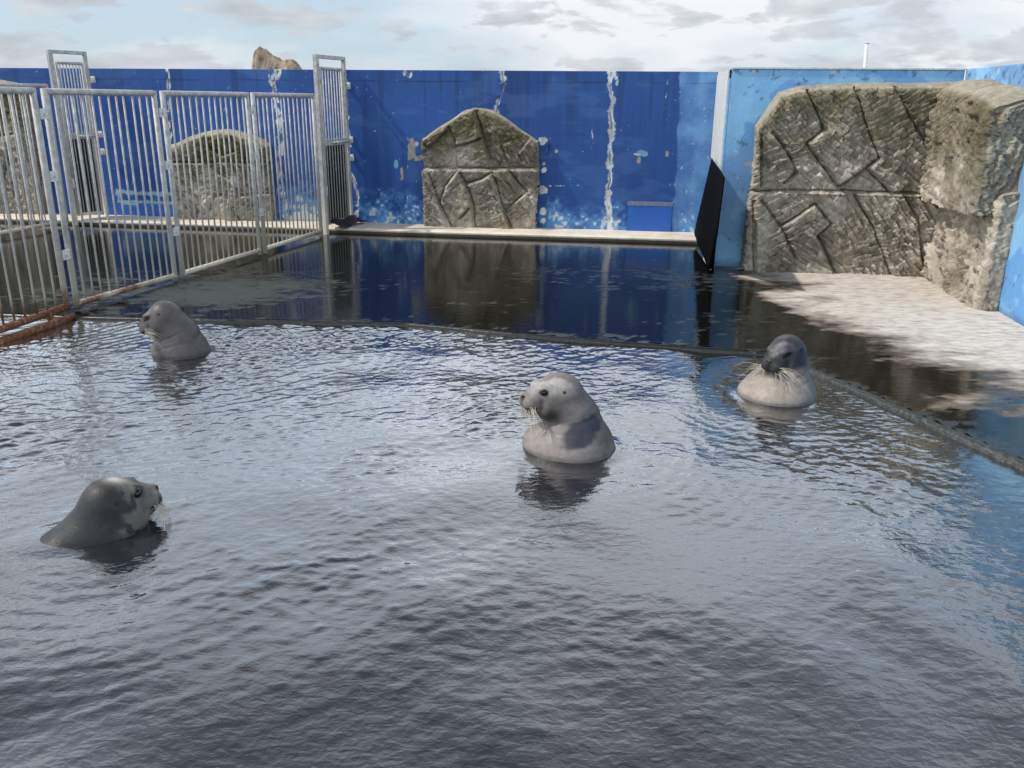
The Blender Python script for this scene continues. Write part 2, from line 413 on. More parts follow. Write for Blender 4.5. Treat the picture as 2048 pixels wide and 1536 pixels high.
strip('pool_edge_far', edge, 0.0, 0.028, DZ + 0.003, -1 if edge[1][0] > edge[0][0] else 1, md_.m)
strip('pool_edge_right', edge_r, 0.0, 0.07, DZ + 0.004, -1)

# ---- pool water: real ripples, calmer by the right-hand edge, rings round each seal
seal_spots = {'L': G(363, 706, 0), 'M': G(1137, 893, 0), 'R': G(1553, 790, 0), 'B': G(205, 1062, 0)}
xs = np.concatenate([np.linspace(-12, -6.05, 60), np.arange(-6.0, 4.3, 0.0145), np.linspace(4.35, 8, 30)])
ys = np.concatenate([np.linspace(-3, 1.15, 50), np.arange(1.2, 8.9, 0.0145), np.linspace(8.95, 10, 8)])
X, Y = np.meshgrid(xs, ys)
Z = np.zeros_like(X)
wx = X + 0.35 * (fbm(X * 0.7, Y * 0.7, 61, 3) - 0.5); wy = Y + 0.35 * (fbm(X * 0.7 + 7, Y * 0.7, 62, 3) - 0.5)
for i in range(70):
    lam = 0.055 * (5.0 ** RNG.random()); an = math.radians(-68) + RNG.normal() * 0.75
    k = 2 * math.pi / lam; ph = RNG.random() * 6.283
    sl_ = 0.0150 * (lam / 0.2) ** -0.40
    Z += (sl_ / k) * np.sin(k * (wx * math.cos(an) + wy * math.sin(an)) + ph)
calm = 0.25 + 1.5 * sstep(0.30, 0.72, fbm(X * 0.8 + 2, Y * 1.0, 71, 4))
near = sstep(1.5, 6.5, Y)
dr = np.abs((X - cor[0]) * cd[1] - (Y - cor[1]) * cd[0])
amp = calm * (0.075 + 1.05 * near) * (0.35 + 0.65 * sstep(0.2, 1.6, dr)) * (0.75 + 0.35 * sstep(0.5, -3.0, X))
sg_ = Z.std(); Z = sg_ / 0.4 * (np.exp(0.4 * np.tanh(Z / sg_ / 2.2) * 2.2) - 1)           # peaked crests, flat troughs
Z = Z * amp * (0.6 + 0.4 * sstep(0.0, 0.5, np.interp(X, edge[:, 0], edge[:, 1]) - Y))
for i in range(16):                                                    # slow swell that breaks the surface into patches
    lam = RNG.uniform(0.45, 1.6); an = RNG.uniform(0, 6.283); k = 2 * math.pi / lam
    Z += (0.010 / k) * np.sin(k * (wx * math.cos(an) + wy * math.sin(an)) + RNG.random() * 6.283)
for k_, (c, r_, a) in {'L': (seal_spots['L'], 0.24, 0.0024), 'M': (seal_spots['M'], 0.30, 0.0012), 'R': (seal_spots['R'], 0.30, 0.0012), 'B': (seal_spots['B'], 0.28, 0.0010)}.items():
    rr = np.hypot(X - c[0], Y - c[1]) + 0.14 * (fbm(X * 2, Y * 2, 81, 3) - 0.5)
    Z += a * np.sin(2 * math.pi * (rr - r_) / 0.115 + 5 * fbm(X * 1.5, Y * 1.5, 83, 3)) * sstep(0.35, 0.65, fbm(X * 1.8 + 5, Y * 1.8, 84, 3)) * 1.5 * np.exp(-np.clip(rr - r_, 0, 9) / 1.1) * sstep(r_ - 0.1, r_ + 0.15, rr)
mw = Mat('dark_pool_water')
f1 = mw.noise(17, 3, 0.5, (1, 1.5, 1), 0.3); f2 = mw.noise(48, 2, 0.5)
hb = mw.math('ADD', mw.math('MULTIPLY', f1, 0.0034), mw.math('MULTIPLY', f2, 0.0006))
# silty dark body under a strongly reflecting skin: Fresnel mix of a diffuse and a mirror lobe
wn = mw.bump(hb, 0.8, 1.0)
fr_ = mw.n('ShaderNodeFresnel'); fr_.inputs['IOR'].default_value = 1.34; mw.l(wn, fr_.inputs['Normal'])
fac_ = mw.math('MINIMUM', mw.math('MULTIPLY', fr_.outputs['Fac'], 3.5), 0.95)
df_ = mw.n('ShaderNodeBsdfDiffuse'); df_.inputs['Color'].default_value = (0.020, 0.021, 0.027, 1)
gl_ = mw.n('ShaderNodeBsdfGlossy'); gl_.inputs['Roughness'].default_value = 0.025; mw.l(wn, gl_.inputs['Normal'])
mx_ = mw.n('ShaderNodeMixShader'); mw.l(fac_, mx_.inputs[0]); mw.l(df_.outputs[0], mx_.inputs[1]); mw.l(gl_.outputs[0], mx_.inputs[2])
mw.l(mx_.outputs[0], mw.t.nodes['Material Output'].inputs['Surface'])
tag(mesh_obj('pool_water', np.column_stack([X.ravel(), Y.ravel(), Z.ravel()]), grid_faces(len(xs), len(ys)), mw.m, None, True), kind='structure')

# ---- cream ledge at the foot of the blue wall
ml = Mat('cream_ledge_concrete'); a_ = ml.noise(3, 7, 0.6); b_ = ml.noise(50, 5)
sepz = ml.n('ShaderNodeSeparateXYZ'); ml.l(ml.obj(), sepz.inputs[0])
top = ml.ramp(a_, [(0.3, (0.56, 0.47, 0.37)), (0.5, (0.70, 0.62, 0.51)), (0.7, (0.78, 0.71, 0.61))])
low = ml.ramp(ml.math('ADD', sepz.outputs['Z'], ml.math('MULTIPLY', b_, 0.03)), [(0.082, 1.0), (0.105, 0.0)])
rustend = ml.ramp(ml.math('ADD', sepz.outputs['X'], ml.math('MULTIPLY', a_, 0.8)), [(0.0, 0.0), (1.0, 0.0)])
ml.setv(Base_Color=ml.mix(low, top, (0.06, 0.052, 0.036)), Roughness=0.8, Normal=ml.bump(b_, 0.4, 0.006))
s0 = -6.0; s1 = SZ(1400, 470)[0]
nS = 240; ss = np.linspace(s0, s1, nS); wv = (fbm(ss * 1.7, ss * 0, 5, 4) - 0.5)
dep = 0.72 + 0.03 * wv
rows = [(np.full(nS, -0.05), np.full(nS, LZ)), (dep - 0.03, np.full(nS, LZ)), (dep, np.full(nS, LZ - 0.02)), (dep + 0.008 * wv, np.full(nS, 0.0))]
V = np.concatenate([np.array([WP(s, d, z) for s, d, z in zip(ss, dd_, zz_)]) for dd_, zz_ in rows])
endcap = [[nS - 1, 2 * nS - 1, 3 * nS - 1, 4 * nS - 1]]
lo_ = mesh_obj('ledge', V, [list(f) for f in grid_faces(nS, 4)] + endcap, ml.m, None, False); tag(lo_, kind='structure')

# ------------------------------------------------------------------ blue back wall with peeling paint
def lerp(a, b, t):
    t = np.asarray(t)[..., None]; return np.asarray(a) * (1 - t) + np.asarray(b) * t
def wall_grid(name, o, e, n, ss, zs, col, disp, thick, label, cat, parent=None):
    """painted face of a wall (relief along n), its top, back and far end in one mesh"""
    S, Zz = np.meshgrid(ss, zs); D = disp
    S2 = np.column_stack([S, S[:, -1:], S[:, -1:]]); Z2 = np.column_stack([Zz, Zz[:, -1:], Zz[:, -1:]])
    D2 = np.column_stack([D, np.full((len(zs), 1), -thick), np.full((len(zs), 1), -thick)])
    C2 = np.concatenate([col, col[:, -1:], col[:, -1:]], 1)
    rep = lambda A: np.concatenate([A, A[-1:], A[-1:]], 0)
    S2 = rep(S2); Z2 = rep(Z2); C2 = rep(C2); D2 = np.concatenate([D2, np.full((2, D2.shape[1]), -thick)], 0)
    Z2[-1] = zs[0]
    P = np.asarray(o)[None, None] + S2[..., None] * e + D2[..., None] * n + Z2[..., None] * UP
    ob = mesh_obj(name, P.reshape(-1, 3), grid_faces(S2.shape[1], S2.shape[0]), M_PAINT, parent, False, {'tint': C2.reshape(-1, 3)})
    return ob
sE = SZ(1424, 300)[0]
ss = np.concatenate([np.arange(-8, -2.3, 0.1), np.arange(-2.3, sE, 0.0125), [sE]])
zs = np.concatenate([[-0.4], np.arange(0.06, WALLH - 0.004, 0.0125), [WALLH]])
S, Zz = np.meshgrid(ss, zs)
big = fbm(S * 0.7, Zz * 0.6, 101, 4); streak = fbm(S * 7.0, Zz * 0.30, 102, 4); fine = fbm(S * 14, Zz * 14, 103, 5, 0.6); med = fbm(S * 3.4, Zz * 3.4, 104, 5)
col = lerp((0.011, 0.056, 0.225), (0.022, 0.095, 0.335), np.clip(0.5 + 1.5 * (big - 0.5) + 1.1 * (streak - 0.5), 0, 1))
col *= (1 - 0.35 * sstep(0.54, 0.70, streak) * sstep(0.9, 2.3, Zz))[..., None]
# light-blue repainted strip at the right-hand end
bx = np.interp(Zz[:, :1], [0.1, 0.8, 1.5, 2.6], [SZ(1342, 462)[0], SZ(1349, 380)[0], SZ(1354, 300)[0], SZ(1361, 145)[0]])
lb = sstep(-0.02, 0.02, S - bx + 0.12 * (med - 0.5) + 0.05 * (fine - 0.5))
lcol = lerp((0.075, 0.19, 0.46), (0.15, 0.34, 0.62), np.clip(0.5 + 2.2 * (med - 0.5) + 1.2 * (streak - .5), 0, 1))
col = col * (1 - lb[..., None]) + lcol * lb[..., None]
# bleached foot of the wall
def at(px, py): return SZ(px, py)
def pblob(px, py, rx, ry):
    c = at(px, py); return np.exp(-(((S - c[0]) / rx) ** 2 + ((Zz - c[1]) / ry) ** 2))
bl = 0.85 * pblob(790, 440, 0.55, 0.33) + 0.35 * pblob(745, 425, 0.25, 0.35) + 0.75 * pblob(1120, 448, 0.25, 0.25) + 0.55 * pblob(1180, 450, 0.6, 0.22) + 0.5 * pblob(1235, 448, 0.25, 0.3) + 0.75 * pblob(1385, 455, 0.3, 0.3) + 1.2 * pblob(607, 418, 0.42, 0.30) + 0.35 * pblob(300, 425, .6, .2) + 0.4 * pblob(1110, 405, .1, .15)
blm = np.clip(bl * 1.25 + 1.9 * (fine - 0.5) + 0.9 * (med - 0.5) - 0.18, 0, 1) * sstep(0.02, 0.15, bl)
col = lerp(0, 1, blm * 0) * 0 + col * (1 - blm[..., None]) + np.array((0.12, 0.34, 0.66)) * blm[..., None]
wh = sstep(0.62, 0.85, 0.62 * bl + 1.6 * (fine - 0.5) + 0.10)
wh = np.maximum(wh, sstep(0.5, 0.62, pblob(607, 442, 0.36, 0.24) + 0.5 * (fine - 0.5)))
col = col * (1 - wh[..., None]) + np.array((0.62, 0.66, 0.66)) * wh[..., None]
# cracks where the paint has flaked down to the plaster
cracks = [([(555, 138), (548, 165), (556, 215), (563, 280), (556, 330), (566, 390), (572, 440)], 0.085, 0.62),
          ([(1222, 142), (1220, 170), (1226, 200), (1222, 260), (1216, 330), (1218, 400), (1218, 462)], 0.060, 0.80),
          ([(1222, 142), (1232, 165)], 0.10, 0.5),
          ([(1005, 142), (1007, 170), (998, 200), (990, 225)], 0.055, 0.55),
          ([(335, 138), (338, 170), (335, 210), (341, 300), (345, 350), (352, 400)], 0.060, 0.55),
          ([(700, 345), (712, 380), (716, 445)], 0.045, 0.55), ([(692, 150), (694, 200), (697, 290)], 0.04, 0.55),
          ([(810, 145), (816, 152)], 0.06, 0.6), ([(806, 180), (812, 230)], 0.02, 0.25), ([(815, 300), (817, 430)], 0.02, 0.22),
          ([(700, 262), (760, 262), (812, 262)], 0.025, 0.25), ([(1236, 303), (1270, 308), (1345, 308)], 0.02, 0.3),
          ([(1098, 372), (1160, 371)], 0.014, 0.5), ([(1185, 250), (1182, 295)], 0.012, 0.55), ([(1336, 145), (1332, 240)], 0.012, 0.42),
          ([(254, 240), (262, 300), (268, 380)], 0.013, 0.45), ([(455, 165), (450, 230)], 0.012, 0.4), ([(1350, 385), (1365, 330)], 0.02, 0.4)]
peel = np.zeros_like(S); core = np.zeros_like(S)
wobx = S + 0.10 * (fbm(S * 2, Zz * 5, 111, 4) - 0.5); 
for pts, wd, st in cracks:
    P = [at(*p) for p in pts]; d, _ = seg_dist(wobx, Zz, P)
    d2 = d / wd
    peel = np.maximum(peel, st * np.exp(-d2 ** 2)); core = np.maximum(core, np.exp(-(d / (wd * 0.20)) ** 2) * (st > 0.5))
peel = peel + 0.10 * sstep(WALLH - 0.22, WALLH, Zz) + 0.10 * sstep(0.55, 0.15, Zz)
flake = fbm(S * 17, Zz * 11, 121, 4, 0.6)
spk = sstep(0.83, 0.85, fbm(S * 24, Zz * 20, 151, 4, .6) + 0.10 * (fbm(S * 1.1, Zz * 1.3, 152, 3) - .5) + .05 * (lb > .5))
pm = sstep(0.60, 0.64, flake * 0.62 + peel * 0.62 + 0.15 * (med - 0.5))
# bolt holes and grey patches next to the carved panels
for px, py, r in [(1086, 281, .075), (1089, 340, .05), (1087, 379, .085), (1086, 423, .07), (1086, 441, .05), (1088, 328, .03), (832, 288, .05), (1112, 302, .03), (1066, 362, .04)]:
    c = at(px, py); d = np.hypot(S - c[0], Zz - c[1]) / r + 1.3 * (fine - 0.5); pm = np.maximum(pm, sstep(1.0, 0.8, d))
for px, py, rx, ry in [(1284, 307, .11, .055), (792, 328, .04, .08)]:
    c = at(px, py); d = np.hypot((S - c[0]) / rx, (Zz - c[1]) / ry) + 0.9 * (fine - .5); k = sstep(1.0, 0.85, d)
    col = col * (1 - k[..., None]) + np.array((0.16, 0.36, 0.55)) * k[..., None]
pm = np.maximum(pm, spk)
k = 0.22 * sstep(0.56, 0.68, fbm(S * 1.6, Zz * 4.5, 155, 5)); col = col * (1 - k[..., None]) + np.array((0.09, 0.20, 0.42)) * k[..., None]
plaster = lerp((0.40, 0.42, 0.42), (0.70, 0.72, 0.72), np.clip(0.5 + 3 * (fbm(S * 9, Zz * 9, 131, 3) - 0.5), 0, 1))
col = col * (1 - pm[..., None]) + plaster * pm[..., None]
fr = sstep(0.56, 0.60, flake * 0.62 + peel * 0.62 + 0.15 * (med - 0.5)) * (1 - pm)       # older pale-blue coat round the flakes
col = col * (1 - 0.6 * fr[..., None]) + np.array((0.15, 0.36, 0.60)) * 0.6 * fr[..., None]
cm = np.clip(core * sstep(0.42, 0.56, fbm(S * 10, Zz * 6, 133, 3)), 0, 1)
col = col * (1 - cm[..., None]) + np.array((0.13, 0.10, 0.075)) * cm[..., None]
for px, py, rx, ry in [(824, 300, .07, .17), (1278, 321, .03, .055), (1334, 308, .025, .04), (837, 316, .09, .05), (804, 348, .02, .10)]:
    c = at(px, py); d = np.maximum(abs(S - c[0]) / rx, abs(Zz - c[1]) / ry) + 1.2 * (fine - .5); k = sstep(1.0, 0.9, d)
    col = col * (1 - k[..., None]) + np.array((0.36, 0.32, 0.26)) * k[..., None]
# pale strokes left by a removed trough on the left
for pts, wd in [([(236, 383), (262, 386), (345, 388)], .045), ([(236, 383), (238, 402), (270, 410)], .05), ([(238, 402), (345, 406)], .03)]:
    d, _ = seg_dist(S, Zz, [at(*p) for p in pts]); k = sstep(1.0, 0.5, d / wd + 2.2 * (fine - 0.5)) * 0.8
    col = col * (1 - k[..., None]) + np.array((0.30, 0.50, 0.60)) * k[..., None]
c0 = at(232, 409); c1 = at(345, 412); k = ((S > c0[0]) & (S < c1[0]) & (Zz < c0[1])) * 0.8
col = col * (1 - k[..., None]) + np.array((0.022, 0.125, 0.46)) * k[..., None]
# horizontal pour joint under the wall head and one at mid height
for zj, st in [(at(1300, 166)[1], 0.55), (at(770, 263)[1], 0.25)]:
    k = np.exp(-((Zz - zj - 0.004 * np.sin(S * 3)) / 0.010) ** 2) * st * sstep(0.35, 0.6, fbm(S * 1.3, Zz, 140, 3)); col = col * (1 - k[..., None])
disp = -0.004 * pm - 0.012 * cm + 0.006 * (big - 0.5)
wall = wall_grid('blue_wall', [WA[0], WA[1], 0], E1, N1, ss, zs, col, disp, 0.28, None, None)
tag(wall, 'long dark blue concrete wall with flaking white cracks behind the pool', 'wall')
# smooth repainted hatch board at its foot
pa = at(1256, 412); pb = at(1341, 463)
mb = MB(); mb.box(WP((pa[0] + pb[0]) / 2, 0.018, (LZ + pa[1]) / 2 + 0.003), (pb[0] - pa[0], 0.03, pa[1] - LZ), [E1, N1, UP])
mb.build('hatch_board', mat_plain('bright_blue_board', (0.020, 0.115, 0.45), 0.4, 0.08, 3, 0.12), wall, bevel=0.004)
mb = MB(); mb.box(WP((pa[0] + pb[0]) / 2, 0.012, pa[1] + 0.045), (pb[0] - pa[0] + 0.02, 0.02, 0.075), [E1, N1, UP])
mb.build('hatch_trim', mat_plain('grey_blue_filler', (0.16, 0.20, 0.30), 0.8, 0.4, 30, 0.4), wall, bevel=0.004)
# small blue cleat by the carved panel
c = at(1095, 296); mb = MB(); mb.box(WP(c[0], 0.02, c[1]), (0.035, 0.05, 0.20), [E1, N1, UP]); mb.box(WP(c[0], 0.045, c[1] + .07), (0.05, 0.04, 0.05), [E1, N1, UP])
mb.build('wall_cleat', mat_plain('blue_cleat', (0.012, 0.05, 0.2), 0.5), wall, bevel=0.004)

# ------------------------------------------------------------------ light blue corner walls on the right
PA = np.array([2.812, 11.765, 0.0]); AH = 2.605
LA = 2.87; PC = PA + E1 * LA
def pale_wall(S, Zz, seed, dark=0.0):
    b = fbm(S * 0.9, Zz * 0.8, seed, 4); st = fbm(S * 5, Zz * 0.6, seed + 1, 4); f = fbm(S * 12, Zz * 12, seed + 2, 5, .6); md = fbm(S * 2.6, Zz * 2.2, seed + 3, 5)
    t = np.clip(0.55 + 1.6 * (b - .5) + 1.3 * (st - .5), 0, 1)
    c = lerp((0.17, 0.39, 0.65), (0.27, 0.52, 0.76), t)
    # brushed darker repairs with hard edges
    k = sstep(0.535, 0.555, md) * 0.75; c = c * (1 - k[..., None]) + np.array((0.10, 0.29, 0.60)) * k[..., None]
    k = sstep(0.56, 0.575, fbm(S * 1.7 + 4, Zz * 1.4, seed + 5, 4)) * 0.5; c = c * (1 - k[..., None]) + np.array((0.16, 0.27, 0.46)) * k[..., None]
    k = .7*sstep(0.74, 0.77, f + 0.10 * sstep(2.2, 2.6, Zz) + 0.06 * sstep(.5, .1, Zz)); c = c * (1 - k[..., None]) + np.array((0.05, 0.09, 0.13)) * k[..., None]
    k = sstep(0.80, 0.82, fbm(S * 7, Zz * 7, seed + 9, 4, .6)); c = c * (1 - k[..., None]) + np.array((0.5, 0.48, 0.45)) * k[..., None]
    k = 0.5 * sstep(0.16, 0.05, Zz + .08 * (f - .5)); c = c * (1 - k[..., None]) + np.array((0.01, 0.05, 0.12)) * k[..., None]
    return c, 0.004 * (md - .5)
pw = empty('light_blue_wall', PA)
ss = np.arange(0.0, LA + 0.001, 0.0165); zs = np.concatenate([[-0.4], np.arange(0.03, AH - 0.005, 0.0165), [AH]])
S, Zz = np.meshgrid(ss, zs); cA, dA = pale_wall(S, Zz, 201)
c = np.exp(-(((S - .33) / .08) ** 2 + ((Zz - 1.42) / .035) ** 2)); cA = lerp(0, 1, c * 0) * 0 + cA * (1 - .8 * sstep(.3, .7, c)[..., None]) + np.array((.4, .36, .34)) * .8 * sstep(.3, .7, c)[..., None]
oA = wall_grid('wall_length', np.zeros(3), E1, N1, ss, zs, cA, dA, 0.30, None, None, pw)
ss = np.arange(0.0, 10.0, 0.03); S, Zz = np.meshgrid(ss, np.concatenate([[-0.4], np.arange(0.03, AH + .012, 0.03), [AH + .02]])); zsB = Zz[:, 0]
cB, dB = pale_wall(S, Zz, 231)
oB = wall_grid('wall_length', PC - PA, N1, -E1, ss, zsB, cB, dB, 0.30, None, None, pw)
oB['label'] = 'side length running towards the viewer'
# closing cheek of the free end, lit pale edge
mb = MB(); mb.box(E1 * (-0.011) + N1 * (-0.15) + UP * (AH / 2 - .1), (0.02, 0.304, AH - 0.2 + .19), [E1, N1, UP])
mb.build('wall_end', mat_plain('pale_blue_edge', (0.20, 0.42, 0.66), 0.6, .2, 20), pw, bevel=0.006)
mb = MB(); mb.box(E1 * (LA / 2) + N1 * (-0.15) + UP * (AH + 0.014), (LA, 0.34, 0.024), [E1, N1, UP])  # pale strip paints the sunlit edge along the wall top
mb.build('lit_edge_strip', mat_plain('pale_lit_edge', (0.50, 0.53, 0.52), 0.7, .3, 20), pw, bevel=0.006)
tag(pw, 'light blue painted concrete wall turning the corner behind the large rock face', 'wall')

# ------------------------------------------------------------------ carved rock panels
def relief(u, v, seed, cracks, scale=1.0, moss_z=None, moss_amt=0.6, H=2.0):
    """relief height and colour of cast artificial rock: cracks, tilted facets, chiselled courses"""
    h = 0.09 * (fbm(u * 1.5, v * 1.5, seed, 3) - 0.5)
    gro = np.zeros_like(u)
    wu = u + 0.022 * (fbm(u * 6, v * 6, seed + 3, 3) - .5); wv_ = v + 0.022 * (fbm(u * 6 + 4, v * 6, seed + 4, 3) - .5)
    r = np.random.default_rng(seed)
    for P in cracks:
        d, sd = seg_dist(wu, wv_, P)
        st = r.uniform(0.035, 0.075) * (1 if r.random() < 0.78 else -1)
        h = h + st * np.exp(-d / 0.22) * sd
        gro = np.maximum(gro, np.exp(-(d / r.uniform(.012, .024)) ** 2))
    # facet ids steer the direction, size and depth of the tooling
    f1, f2, cid = voro(wu * 1.7, wv_ * 1.7, seed + 20)
    cid2 = (cid * 7.31) % 1.0; cid3 = (cid * 13.7) % 1.0
    an = np.where(cid < 0.5, -0.62, 0.52) + 0.5 * (cid2 - .5)
    h = h + (0.10 * (cid2 - .5) * (u * 1.7 % 1.0 - .5) + 0.10 * (cid3 - .5) * (v * 1.7 % 1.0 - .5)) * 0.0
    a = u * np.cos(an) + v * np.sin(an); b = -u * np.sin(an) + v * np.cos(an)
    a = a + 0.06 * (fbm(u * 4, v * 4, seed + 40, 3) - .5) + 0.025 * (fbm(u * 17, v * 17, seed + 42, 3) - .5); b = b + 0.06 * (fbm(u * 4 + 8, v * 4, seed + 41, 3) - .5) + 0.018 * (fbm(u * 17 + 3, v * 17, seed + 43, 3) - .5)
    # short tooled courses: rows of chipped blocks, each at its own depth
    row = b / (0.046 + 0.030 * cid2) * scale; jr = np.floor(row); fr_ = row - jr
    cx = a / (0.075 + 0.05 * cid3) * scale + hash2(jr, jr * 0 + 3, seed + 51) * 3; jc = np.floor(cx); fc_ = cx - jc
    gid = hash2(jc, jr, seed + 50)
    rough = sstep(0.30, 0.58, fbm(u * 2.2, v * 2.2, seed + 60, 3))
    lip = sstep(0.0, 0.16, fr_) * sstep(0.0, 0.10, fc_)
    h = h + (0.044 * (gid - .5) + 0.016 * (lip - 1) + 0.014 * (fr_ - .5)) * (0.30 + 0.95 * rough)
    # sawtooth strata on some facets
    saw = (b * (9 + 5 * cid3) + 0.6 * fbm(a * 3, b * 6, seed + 65, 3)) % 1.0
    h = h + 0.040 * (saw - .5) * sstep(0.45, 0.6, cid3) * (1 - 0.5 * rough)
    h = h + 0.030 * (fbm(u * 8, v * 12, seed + 70, 4) - .5) + 0.020 * (fbm(u * 26, v * 26, seed + 71, 3) - .5)
    h = h - 0.09 * gro
    t = np.clip(0.5 + 1.7 * (fbm(u * 2.2, v * 2.2, seed + 80, 5) - .5) + 0.45 * (gid - .5) + .5 * (fbm(u * 14, v * 14, seed + 82, 3) - .5), 0, 1)
    c = lerp((0.25, 0.218, 0.172), (0.58, 0.52, 0.425), t)
    k = sstep(0.55, 0.66, fbm(u * 3.1 + 3, v * 2.3, seed + 90, 5)) * 0.4; c = c * (1 - k[..., None]) + np.array((0.25, 0.195, 0.14)) * k[..., None]
    gr = sstep(0.50, 0.64, fbm(u * 2.6, v * 1.1, seed + 93, 5)) * sstep(0.7, 1.9, v) * 0.65         # dark weather stains, heavier high up
    c = c * (1 - gr[..., None]) + np.array((0.055, 0.048, 0.036)) * gr[..., None]
    if moss_z is not None:
        mm = np.clip(sstep(moss_z - 0.35, moss_z + 0.35, v + 0.9 * (fbm(u * 2.8, v * 3.6, seed + 95, 5) - .5)) * moss_amt, 0, 1)
        c = c * (1 - mm[..., None]) + lerp((0.085, 0.072, 0.030), (0.19, 0.160, 0.075), np.clip(.5 + 2 * (fbm(u * 9, v * 9, seed + 97, 3) - .5), 0, 1)) * mm[..., None]
    return h, c

def rock_panel(name, o, e, n, W, top, thick, seed, cracks, v0=0.0, cap=0.10, res=0.0125, moss=None, moss_amt=.6, parent=None, step=None, scale=1.0, captint=(0.36, 0.32, 0.25), back=0.0):
    us = np.linspace(0, W, int(W / res)); tp = np.array([top(x) for x in us]); nv = int((tp.max() - v0) / res)
    vv = np.linspace(0, 1, nv)[:, None]; U = np.repeat(us[None], nv, 0); Vv = v0 + vv * (tp[None] - v0)
    h, c = relief(U, Vv, seed, cracks, scale, moss, moss_amt)
    edge_d = np.minimum.reduce([U, W - U, (tp[None] - Vv)])
    T = thick + h - 0.05 * np.exp(-edge_d / 0.03) + 0.01
    if step is not None:      # upper course stands proud of the lower
        T = T + step[1] * sstep(step[0] - 0.012, step[0] + 0.012, Vv + 0.02 * (fbm(U * 3, U * 0, seed + 5, 3) - .5))
    T = np.maximum(T, 0.055 + 0.01 * fbm(U * 20, Vv * 20, seed + 2, 2) + back)
    ju = 0.05 * (fbm(Vv[:, :1] * 9, Vv[:, :1] * 0 + 2, seed + 7, 4) - .5); jw = 0.05 * (fbm(Vv[:, :1] * 9, Vv[:, :1] * 0 + 8, seed + 8, 4) - .5)
    nE = max(10, int(thick / 0.02))
    def endcols(sign, Tc, Vc, Cc, j):
        cu, ct, cc = [], [], []
        for i in range(1, nE + 1):
            f = 1 - i / nE; hh, cx = relief(Vc * 1.0 + 7 * sign, (1 - f) * thick + Vc * 0.3, seed + 300, [], 1.0)
            cu.append((W if sign > 0 else 0) + sign * (1.0 * hh + 0.3 * j) * (1 if f > 0 else 0)); ct.append(Tc * f + back * (1 - f) - 0.01 * (f == 0)); cc.append(Cc * 0.4 + cx * 0.6)
        return cu, ct, cc
    lu, lt, lc = endcols(-1, T[:, 0], Vv[:, 0], c[:, 0], ju[:, 0]); ru, rt, rc = endcols(1, T[:, -1], Vv[:, -1], c[:, -1], jw[:, 0])
    st = lambda L_: np.stack(L_, 1)
    Ua = np.concatenate([st(lu)[:, ::-1], U, st(ru)], 1); Ta = np.concatenate([st(lt)[:, ::-1], T, st(rt)], 1)
    Va = np.concatenate([np.repeat(Vv[:, :1], nE, 1), Vv, np.repeat(Vv[:, -1:], nE, 1)], 1)
    Ca = np.concatenate([st(lc)[:, ::-1], c, st(rc)], 1)
    # smooth mortar fillet from the top edge back to the wall
    nC = 7
    base_u, base_t, base_v = Ua[-1], Ta[-1], Va[-1]
    kern = np.ones(25) / 25; smooth_t = np.convolve(np.pad(base_t, 12, mode='edge'), kern, 'valid')
    for i in range(1, nC + 1):
        f = i / nC; j = 0.012 * (fbm(base_u * 6, base_u * 0 + f * 2, seed + 11, 3) - .5)
        Ua = np.concatenate([Ua, base_u[None]]); Ta = np.concatenate([Ta, (((base_t if i == 1 else smooth_t) + 0.012) * (1 - f) + (back - 0.01) * f)[None]])
        Va = np.concatenate([Va, (base_v + cap * math.sin(f * math.pi / 2) * np.clip((smooth_t / max(thick, .01)), 0.3, 1) + j)[None]])
        Ca = np.concatenate([Ca, (np.array(captint)[None] * (0.75 + 0.5 * fbm(base_u * 5, base_u * 0 + f * 3, seed + 12, 4))[:, None])[None]])
    if v0 > 0:   # underside
        Ua = np.concatenate([Ua[:1], Ua]); Va = np.concatenate([Va[:1], Va]); Ta = np.concatenate([Ta[:1] * 0 + back - 0.01, Ta]); Ca = np.concatenate([Ca[:1], Ca])
    P = np.asarray(o)[None, None] + Ua[..., None] * e + Ta[..., None] * n + Va[..., None] * UP
    return mesh_obj(name, P.reshape(-1, 3), grid_faces(Ua.shape[1], Ua.shape[0]), M_ROCK, parent, False, {'tint': Ca.reshape(-1, 3)})

def px_panel(xl, xr, d, tops, cr, crop, orgn):
    sl_, _ = SZ(xl[0], xl[1], d); sr_, _ = SZ(xr[0], xr[1], d)
    pts = [SZ(x, y, d) for x, y in tops]; tu = [p[0] - sl_ for p in pts]; tv = [p[1] - LZ for p in pts]
    def cv(p): s, z = SZ(orgn[0] + p[0] / crop, orgn[1] + p[1] / crop, d); return (s - sl_, z - LZ)
    return sl_, sr_ - sl_, (lambda u: float(np.interp(u, tu, tv))), [[cv(p) for p in c] for c in cr]
TH = 0.20
cr_mid = [[(640, 110), (700, 250), (740, 420), (810, 640)], [(370, 290), (440, 430), (430, 650), (450, 720)], [(440, 490), (620, 450), (730, 400)],
          [(60, 742), (700, 745), (1340, 745)], [(140, 800), (220, 1020), (290, 1160), (410, 1410)], [(470, 760), (330, 940), (275, 1110)],
          [(490, 800), (580, 960), (640, 1150), (630, 1300), (665, 1430)], [(570, 910), (740, 850), (840, 790)], [(845, 790), (900, 950), (950, 1150), (1000, 1280), (1060, 1440)],
          [(1020, 760), (1140, 920), (1250, 1050)], [(985, 1220), (1090, 1110), (1200, 1020)], [(930, 500), (1010, 700)], [(940, 470), (1050, 430), (1160, 660)], [(1130, 560), (1250, 410)], [(480, 1290), (600, 1170)], [(90, 480), (230, 640)], [(100, 540), (330, 330)]]
